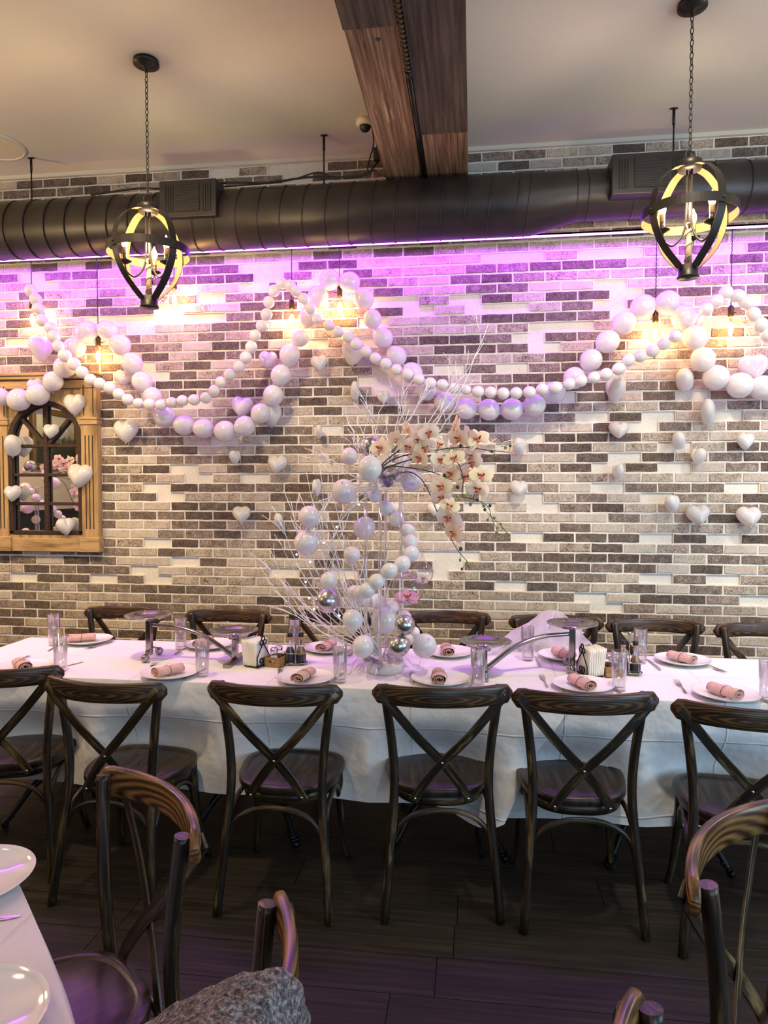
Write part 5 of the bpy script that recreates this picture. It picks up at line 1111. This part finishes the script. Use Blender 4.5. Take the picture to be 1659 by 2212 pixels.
garland('balloon_garland', 'short strand of white balloons spiralling round the acrylic stand', CHAIN, 'matte')
LOOSELAB = [('pinkpearl', 'pinkish balloon highest among the left twigs'), ('pinkpearl', 'large pinkish balloon in the middle of the left twigs'), ('pinkpearl', 'pinkish balloon behind the left acrylic rod'), ('pinkpearl', 'small pinkish balloon below the one behind the left rod'),
 ('matte', 'white balloon resting above the silver balloon in the twigs'), ('silver', 'silver balloon among the left twigs'), ('matte', 'white balloon low in front of the twig stems'), ('matte', 'white balloon resting on the table left of the stand base'),
 ('pearl', 'biggest translucent balloon inside the foot of the stand'), ('silver', 'upper of the two silver balloons before the stand foot'), ('silver', 'lower of the two silver balloons before the stand foot'), ('pearl', 'clear pearl balloon resting at the right of the stand foot'),
 ('silver', 'silver balloon behind the top of the stand'), ('pinkpearl', 'peach balloon left of the silver one at the stand top'), ('matte', 'large white balloon in front at the stand top'), ('pinkpearl', 'large pinkish balloon hanging at the left of the top plate'),
 ('pearl', 'pale balloon half hidden by orchid stems at the stand top'), ('pearl', 'large pale balloon at the right end of the top plate')]
for (x, y, z, r), (k, lab) in zip(LOOSE, LOOSELAB):
    a_ = random.uniform(0, 2 * PI)
    tag(obj('balloon', BAL[k], None, (x, y, z), (R(180) + random.uniform(-.9, .9), random.uniform(-.9, .9), a_), (r, r, r * 1.02)), lab, 'balloon', 'loose balloons of the centrepiece')

def twig_bunch(name, base, tips, label, seed, bend):
    t = thing(name, label, 'twigs', base)
    rr = random.Random(seed); c = Vector(base)
    for tip in tips:
        b = MB(); q = Vector(tip) - c; n = 9; pts = []
        side = Vector((rr.uniform(-1, 1), rr.uniform(-.6, .6), rr.uniform(-.3, .3))) * .05
        for i in range(n + 1):
            u = i / n; p = q * u + bend(q, u) + side * math.sin(PI * u) + Vector((rr.uniform(-1, 1), rr.uniform(-1, 1), rr.uniform(-1, 1))) * .006 * (0 < i < n)
            pts.append(p + Vector((rr.uniform(-.02, .02), rr.uniform(-.02, .02), 0)) * (1 - u))
        b.tube(pts, [.0038 - .0026 * i / n for i in range(n + 1)], 5)
        for k in range(4):
            i = rr.randrange(3, n); d = (pts[min(n, i + 1)] - pts[i - 1]).normalized()
            d = (d + Vector((rr.uniform(-.7, .7), rr.uniform(-.5, .5), rr.uniform(-.3, .5)))).normalized(); L = rr.uniform(.06, .17)
            b.tube([pts[i], pts[i] + d * L * .5 + Vector((rr.uniform(-.01, .01), 0, .006)), pts[i] + d * L], [.0020, .0016, .0011], 4)
        b.build('twig', M['twig'], t)
    return t
tb = twig_bunch('twig_bunch', (-.43, 3.15, TZ + .06), LOW, 'white painted twigs fanning up to the left from the stand base', 4, lambda q, u: Vector((q.x * .06 * math.sin(PI * u), 0, -.05 * math.sin(PI * u) * (1 if q.x < -.35 else .2))))
b0 = Vector((-.43, 3.15, TZ + .06))
for p in FAIRY: b = MB(); b.ball(Vector(p) - b0, .0045, 8, 6); b.build('fairy_light', M['fairy'], tb)
twig_bunch('twig_bunch', (-.42, 3.14, 1.612), HIGH, 'thin white painted twigs spraying from the top of the stand', 9, lambda q, u: Vector((q.x * .10 * math.sin(PI * u), 0, .10 * math.sin(PI * u) if q.z < -.1 else .02 * math.sin(PI * u))))

def petal(b, ang, L, W, cup, mi=0, base=.004, z0=0.):
    d = Vector((math.cos(ang), math.sin(ang), 0)); s_ = Vector((-d.y, d.x, 0))
    def fn(u, v):
        wd = W * (math.sin(PI * min(1, .10 + .86 * u)) ** .75); e = (v - .5)
        p = d * (base + L * u) + s_ * wd * e
        return (p.x, p.y, z0 + cup * (u * u) * L - .25 * cup * W * (2 * e) ** 2 + .05 * L * math.sin(u * PI))
    b.grid(fn, 6, 4, mi)
def bloom_meshes():
    out = []
    for sd in range(3):
        rr = random.Random(sd); b = MB()
        for a_ in (90, 212, 328): petal(b, R(a_ + rr.uniform(-6, 6)), .040, .026, rr.uniform(-.25, .1), z0=-.002)
        for a_ in (8, 172): petal(b, R(a_ + rr.uniform(-5, 5)), .040, .048, rr.uniform(-.1, .25), z0=.001)
        lp = MB(); petal(lp, R(270), .016, .013, .9, z0=.003); petal(lp, R(20), .010, .009, 1.5, z0=.003); petal(lp, R(160), .010, .009, 1.5, z0=.003); lp.ball((0, .002, .006), .0045, 8, 6)
        out.append((b, lp))
    return out
BLM = [(a_.mesh('blossom', M['petal']), c_.mesh('lip', M['lip'])) for a_, c_ in bloom_meshes()]
bm_, lm_ = bloom_meshes()[0]; PINKB = (bm_.mesh('petals', M['pinkpetal']), lm_.mesh('lip', M['lip']))
STEMLAB = ['orchid spray whose dark stem arches over and hangs down at right', 'orchid spray reaching straight right with green buds at its tip', 'short orchid spray just above the arching stem', 'highest orchid spray rising to the upper right', 'orchid spray bending down at right with green buds at its end']
own = [3, 3, 3, 3, 1, 3, 3, 1, 3, 3, 1, 1, 4, 4, 1, 4, 4, 2, 2, 4, 4, 0, 0, 0, 0, 0, 0]
rr = random.Random(21)
for si, (pts, lab) in enumerate(zip(STEMS, STEMLAB)):
    base = Vector(pts[0]); t = thing('orchid_spray', lab, 'orchid', base, 0, 'cream orchid sprays in the centrepiece')
    P = spline([Vector(p) - base for p in pts], 4)
    b = MB(); b.tube(P, [.0034 - .0018 * i / len(P) for i in range(len(P))], 6)
    b.build('stem', M['stem'], t)
    for bi, p in enumerate(BLOOM):
        if own[bi] != si: continue
        q = Vector(p) - base; me, lm = BLM[rr.randrange(3)]
        # faces the room (-y) with some turn
        back = bi in (1, 5, 8)
        rot = Euler((R(90) + rr.uniform(-.5, .35), rr.uniform(-.4, .4), (PI * .8 if back else 0) + rr.uniform(-.7, .6)))
        k = rr.uniform(1.05, 1.28)
        o = obj('blossom', me, t, q, rot, (k, k, k)); obj('lip', lm, o)
        near = min(P, key=lambda v: (v - q).length)
        pb = MB(); pb.tube([near, (near + q) / 2 + Vector((0, .008, .006)), q + Vector((0, .006, 0))], .0013, 5); pb.build('pedicel', M['stem'], t)
    nb = {0: 4, 1: 8, 4: 10, 2: 4}.get(si, 0)
    for k in range(nb):
        p = P[-1 - int(k * (1.6 if si != 2 else 1))]
        q = p + Vector((rr.uniform(-.03, .03), rr.uniform(-.02, .02), rr.uniform(-.035, .03)))
        b = MB(); b.ball(q, rr.uniform(.0055, .0085), 10, 8, (1, 1, 1.25)); b.tube([p, q], .0011, 4); b.build('bud', M['bud' if k % 3 else 'budd'], t)
    if si == 4:
        for e in ((.10, -.03, -.19), (.05, -.02, -.22)):
            L = spline([P[-1], P[-1] + Vector((e[0] * .5, 0, e[2] * .25)), P[-1] + Vector((e[0] * .8, 0, e[2] * .45))], 4); b = MB(); b.tube(L, .0013, 5); b.build('bud_stem', M['stem'], t)
            for q in L[1::2]: b = MB(); b.ball(q + Vector((rr.uniform(-.012, .012), 0, rr.uniform(-.008, .008))), .0062, 8, 6); b.build('bud', M['bud'], t)

# the next table along the row has the same centrepiece; the photo shows it only in the mirror
D2 = Vector((-3.45, -.265, 0))
def second(src, lab):
    if src.type == 'EMPTY': return copy_tree(src, src.location + D2, src.rotation_euler.z, lab)
    o = src.copy(); C.objects.link(o); o.location = src.location + D2; o['label'] = lab; LAB.setdefault(lab, []).append(o.name); return o
for o_ in [o for o in list(bpy.data.objects) if o.parent is None]:
    l_ = o_.get('label', '')
    if o_.name.startswith(('acrylic_stand', 'orchid_spray')) or l_.startswith('short strand') or (o_.get('group') == 'loose balloons of the centrepiece'):
        w_ = l_.split(); second(o_, ' '.join(w_[:10]) + ', second one, seen in mirror')
t = thing('dining_table', 'table left of the photo carrying the mirrored centrepiece', 'table', (-3.85, 2.85, 0))
b = MB(); b.box((0, 0, .742), (.9, .72, .032)); b.build('tabletop', M['seat'], t)
b = MB(); b.lathe([(.0001, 0), (.25, 0), (.25, .02), (.05, .06), (.034, .10), (.034, .66), (.09, .726), (.0001, .726)], 20); b.build('pedestal', M['iron'], t)
b = MB(); b.grid(lambda u, v: (-4.32 + .94 * u, 2.47 + .76 * v, .767), 4, 4)
for f_ in (lambda u, v: (-4.32 + .94 * u, 2.47 - .03 * v, .767 - .4 * v), lambda u, v: (-4.32 + .94 * u, 3.23 + .03 * v, .767 - .4 * v), lambda u, v: (-4.32 - .03 * v, 2.47 + .76 * u, .767 - .4 * v), lambda u, v: (-3.38 + .03 * v, 2.47 + .76 * u, .767 - .4 * v)): b.grid(f_, 8, 4)
tag(b.build('tablecloth', M['cloth']), 'white tablecloth under the centrepiece seen only in the mirror', 'tablecloth')

for i, ((x, y, z, r), lab, pl) in enumerate(zip(GLOBES, ('clear glass globe ornament behind the right acrylic rod', 'clear teardrop glass ornament with curled hook'), ('open pink orchid blossom inside the glass globe', 'small cream orchid blossom inside the glass teardrop'))):
    t = thing('glass_ornament', lab, 'ornament', (x, y, z))
    if i == 0: pr = [(max(1e-4, r * math.sin(PI * k / 20)), -r * math.cos(PI * k / 20)) for k in range(20)] + [(.008, r * 1.02), (.006, r * 1.15)]
    else: pr = [(max(1e-4, r * math.sin(PI * k / 20)), -r * math.cos(PI * k / 20)) for k in range(13)] + [(r * .70, r * .62), (r * .42, r * .98), (r * .22, r * 1.30), (r * .12, r * 1.55)]
    b = MB(); b.lathe(pr, 28); b.build('glass_shell', M['clear'], t)
    h0 = pr[-1][1]
    b = MB(); b.tube(spline([(0, 0, h0), (.004, 0, h0 + .012), (.018, 0, h0 + .026), (.032, 0, h0 + .034)], 4), [.005 - .0003 * k for k in range(13)], 8); b.tube([(0, 0, h0), (-.004, 0, h0 + .016), (.006, 0, h0 + .022)], .003, 6); b.build('hook', M['clear'], t)
    b = MB(); b.tube([(.018, 0, h0 + .026), (-.08 - x * 0, -.02, 1.597 - z)], .0006, 4); b.build('clear_thread', M['clear'], t)
    if i == 0:
        f = thing('orchid_blossom', pl, 'blossom', (x, y - .01, z - .038)); o = obj('petals', PINKB[0], f, (0, 0, 0), (R(38), 0, .2), (1.25, 1.25, 1.25)); obj('lip', PINKB[1], o)
    else:
        f = thing('orchid_blossom', pl, 'blossom', (x + .002, y, z - .028)); o = obj('petals', BLM[0][0], f, (0, 0, 0), (R(60), .2, .4), (.62, .62, .62)); obj('lip', BLM[0][1], o)

# ------------------------------------------------------------------ arched mirror
mr = thing('arched_mirror', 'distressed tan window-frame mirror with arched iron panes on the brick wall', 'mirror', (-2.838, WY - .012, 1.77))
mx, mz = mr.location.x, mr.location.z
x0, x1, zb, zt = -3.222 - mx, -2.452 - mx, 1.176 - mz, 2.365 - mz
ax = 0.0; aw = .268; az0 = 1.29 - mz; asp = 1.915 - mz; YF = -.045
def archpts(w_, top_extra=0, n=20):
    return [(ax + w_, az0)] + [(ax + w_ * math.cos(PI * k / n), asp + (w_ + top_extra) * math.sin(PI * k / n)) for k in range(n + 1)] + [(ax - w_, az0)]
b = MB(); inn = archpts(aw); cen = (ax, .5 * (az0 + asp))
def hit(p):
    dx, dz = p[0] - cen[0], p[1] - cen[1]; k = min((x1 - cen[0] - .10) / abs(dx) if dx else 9, ((zt - .10 - cen[1]) if dz > 0 else (cen[1] - zb - .05)) / abs(dz) if dz else 9)
    return (cen[0] + dx * k, cen[1] + dz * k)
fi = []
for a_, c_ in zip(inn, inn[1:]):
    for k in range(4): fi.append((a_[0] + (c_[0] - a_[0]) * k / 4, a_[1] + (c_[1] - a_[1]) * k / 4))
fi.append(inn[-1])
for k in range(1, 8): fi.append((inn[-1][0] + (inn[0][0] - inn[-1][0]) * k / 8, az0))
ou = [hit(p) for p in fi]; n = len(fi)
b.add([(p[0], YF, p[1]) for p in fi + ou], [(i, (i + 1) % n, n + (i + 1) % n, n + i) for i in range(n)], [(p[1], p[0]) for p in fi + ou], 0, False)
b.add([(p[0], yy, p[1]) for yy in (YF, -.004) for p in fi], [(i, (i + 1) % n, n + (i + 1) % n, n + i) for i in range(n)], [(p[1], p[0]) for yy in (0, 1) for p in fi], 0, False)
b.build('arch_panel', M['frame'], mr)
for s in (-1, 1):
    px0 = x1 - .135 if s > 0 else x0; px1 = px0 + .135
    b = MB(); b.box(((px0 + px1) / 2 + .004 * s, (YF - .012) / 2, (zb + zt) / 2 - .02), (.115, -(YF - .012), zt - zb - .12))
    pil = bevel(b.build('pilaster', M['frame'], mr), .004)
    b = MB(); b.box(((px0 + px1) / 2, (YF - .022) / 2, 2.035 - mz), (.132, -(YF - .022), .028)); b.box(((px0 + px1) / 2, (YF - .018) / 2, 2.06 - mz), (.128, -(YF - .018), .014)); bevel(b.build('capital', M['frame'], mr), .004)
    b = MB()
    for k in range(3):
        gx = (px0 + px1) / 2 + .004 * s + (k - 1) * .026
        b.box((gx, YF - .0125, 1.64 - mz), (.007, .003, .62))
    b.box(((px0 + px1) / 2 - .03, YF - .0125, 2.18 - mz), (.008, .003, .20)); b.box(((px0 + px1) / 2 + .036, YF - .0125, 2.18 - mz), (.006, .003, .20))
    b.build('flutes', M['framedark'], pil)
    b = MB(); b.box(((px0 + px1) / 2, (YF - .02) / 2, zb + .05), (.14, -(YF - .02), .10)); bevel(b.build('plinth', M['frame'], mr), .004)
b = MB(); b.box((0, (YF - .004) / 2, zb + .045), (x1 - x0 - .26, -(YF - .004), .09)); bevel(b.build('bottom_rail', M['frame'], mr), .004)
b = MB(); b.box((0, (YF - .01) / 2, zt - .075), (x1 - x0 - .02, -(YF - .01), .07)); b.box((0, (YF - .03) / 2, zt - .030), (x1 - x0, -(YF - .03), .022)); b.box((0, (YF - .045) / 2, zt - .010), (x1 - x0 + .02, -(YF - .045), .02)); bevel(b.build('cornice', M['frame'], mr), .005)
b = MB(); b.box((0, YF - .0112, zt - .048), (x1 - x0 - .03, .003, .006)); b.box((0, YF - .0112, zt - .104), (x1 - x0 - .03, .003, .005)); b.build('cornice_groove', M['framedark'], mr)
def pane(pts): b = MB(); b.add([(x, -.012, z) for x, z in pts], [tuple(range(len(pts)))], None, 0, False); b.build('mirror_pane', M['mirror'], mr)
zs = [az0, 1.496 - mz, 1.690 - mz, 1.884 - mz]; am = aw - .003
for z0_, z1_ in zip(zs, zs[1:]):
    for s in (-1, 1): pane([(0, z0_), (s * am, z0_), (s * am, z1_), (0, z1_)])
def arcp(d0, d1): return [(am * math.cos(R(d0 + (d1 - d0) * k / 8)), asp + am * math.sin(R(d0 + (d1 - d0) * k / 8))) for k in range(9)]
pane([(0, zs[3]), (am, zs[3])] + arcp(0, 42)); pane([(0, zs[3])] + arcp(42, 90)); pane([(0, zs[3])] + arcp(90, 138)); pane([(0, zs[3])] + arcp(138, 180) + [(-am, zs[3])])
def bar(nm, pts, wd=.026, th=.02): b = MB(); b.strip(pts, wd, th, (0, 1, 0)); return bevel(b.build(nm, M['rust'], mr), .003)
bar('arch_iron', [(p[0], -.034, p[1]) for p in [(ax - aw + .016, az0 + .008)] + archpts(aw - .016)[::-1][1:-1] + [(ax + aw - .016, az0 + .008)]], .034, .03)
bar('sill_iron', [(ax - aw, -.034, az0 + .012), (ax + aw, -.034, az0 + .012)], .026, .03)
bar('muntin', [(ax, -.030, az0), (ax, -.030, asp + aw - .02)], .030)
for z in (1.884, 1.690, 1.496): bar('muntin', [(ax - aw + .02, -.028, z - mz), (ax + aw - .02, -.028, z - mz)], .021, .018)
for s in (-1, 1): bar('muntin', [(ax + s * .012, -.027, 1.892 - mz), (ax + s * .190, -.027, asp + .172)], .024, .018)

# painting on the side wall (seen in the mirror)
t = thing('framed_painting', 'gold framed landscape painting reflected in the mirror', 'painting', (-6.19, -.95, 2.30), PI / 2)
b = MB(); b.box((0, 0, 0), (1.0, .02, .72)); b.build('canvas', M['painting'], t)
b = MB()
for a_, d in (((0, -.03, .40), (1.16, .06, .09)), ((0, -.03, -.40), (1.16, .06, .09)), ((.54, -.03, 0), (.09, .06, .72)), ((-.54, -.03, 0), (.09, .06, .72))): b.box(a_, d)
bevel(b.build('gilt_frame', M['gold'], t), .02)

# ------------------------------------------------------------------ nearer table at left
e = Vector((.691, -.723, 0)); nn = Vector((.723, .691, 0)); m0 = Vector((-.768, 1.148, 0)); cc = m0 - nn * .42
ang = math.atan2(e.y, e.x)
t = thing('dining_table', 'table under a white cloth in the lower left corner', 'table', (cc.x, cc.y, 0), ang)
b = MB(); b.box((0, 0, .742), (.80, .78, .03)); bevel(b.build('tabletop', M['seat'], t), .006)
b = MB(); b.lathe([(.0001, 0), (.22, 0), (.22, .02), (.05, .06), (.034, .10), (.034, .66), (.09, .726), (.0001, .726)], 24); b.build('pedestal', M['iron'], t)
b = MB(); hw, hd = .415, .405
def edge(u, v, f0, f1):
    p0, p1 = Vector(f0), Vector(f1); p = p0.lerp(p1, u); outw = Vector((p1.y - p0.y, -(p1.x - p0.x), 0)).normalized()
    bulge = .012 * math.sin(PI * u)
    q = p + outw * (bulge + .012 * min(1, v * 6) + .05 * v + .02 * v * fold(u * 1.3, 6))
    return (q.x, q.y, .760 - .36 * v - (.0 if v > 0 else 0))
cs = [(-hw, -hd, 0), (hw, -hd, 0), (hw, hd, 0), (-hw, hd, 0)]
for k in range(4): b.grid(lambda u, v: edge(u, v, cs[k], cs[(k + 1) % 4]), 24, 10)
b.grid(lambda u, v: (-hw + 2 * hw * u, -hd + 2 * hd * v, .760), 8, 8)
for k in range(4):
    b.add([(*cs[k][:2], .760)] + [edge(i / 24, 0, cs[k], cs[(k + 1) % 4]) for i in range(25)] + [], [tuple(range(26))], None, 0, False)
tag(b.build('tablecloth', M['cloth'], None, loc=(cc.x, cc.y, .0005), rot=(0, 0, ang)), 'white tablecloth on the table in the lower left corner', 'tablecloth')
for i, (x, y, lab) in enumerate(((-1.063, 1.318, 'white dinner plate at the left edge, foreground table, farther one'), (-.790, .952, 'white dinner plate in the bottom left corner, nearer one'))):
    tag(obj('dinner_plate', PLATE, None, (x, y, .762)), lab, 'plate', 'plates on the foreground table')
tag(obj('table_knife', KN, None, (-.985, 1.205, .7618), (0, 0, R(-73))), 'steel knife between the two foreground plates', 'knife')
tag(obj('table_knife', KN, None, (-.80, 1.012, .7618), (0, 0, R(-65))), 'steel knife tucked under the bottom left plate', 'knife')
copy_tree(NAP, (-.87, .93, .7665), R(40), 'rolled pink napkin on the plate in the bottom left corner')

# grey fur jacket thrown over the edge-on chair
b = MB()
def furpt(u, v):
    # an arched pelt draped over the rail: u along the rail (near -> far), v from the back hem over the top to the seat
    y = .60 + .36 * u
    k = [(-.25, .60), (-.246, .74), (-.25, .845), (-.275, .897), (-.325, .910), (-.41, .868), (-.51, .79), (-.60, .70), (-.66, .60), (-.69, .50)]
    f = v * (len(k) - 1); i = min(len(k) - 2, int(f)); r_ = f - i
    x = k[i][0] * (1 - r_) + k[i + 1][0] * r_; z = k[i][1] * (1 - r_) + k[i + 1][1] * r_
    side = 1 - abs(2 * u - 1) ** 8
    p = Vector((x, y + .02 * math.sin(v * 9), z - .03 * (1 - side)))
    q = .022 * noise.noise(p * 8) + .010 * noise.noise(p * 30) + .006 * noise.noise(p * 90)
    return (p.x + q * .5, p.y, p.z + q + .028 * math.sin(PI * u))
b.grid(furpt, 60, 90)
o = solid(b.build('fur_jacket', M['fur']), .02)
tag(o, 'fuzzy grey fur jacket thrown over the edge-on foreground chair', 'jacket')

dup_ = [k for k, v in LAB.items() if len(v) > 1]
if dup_: print('DUPLICATE LABELS', dup_)
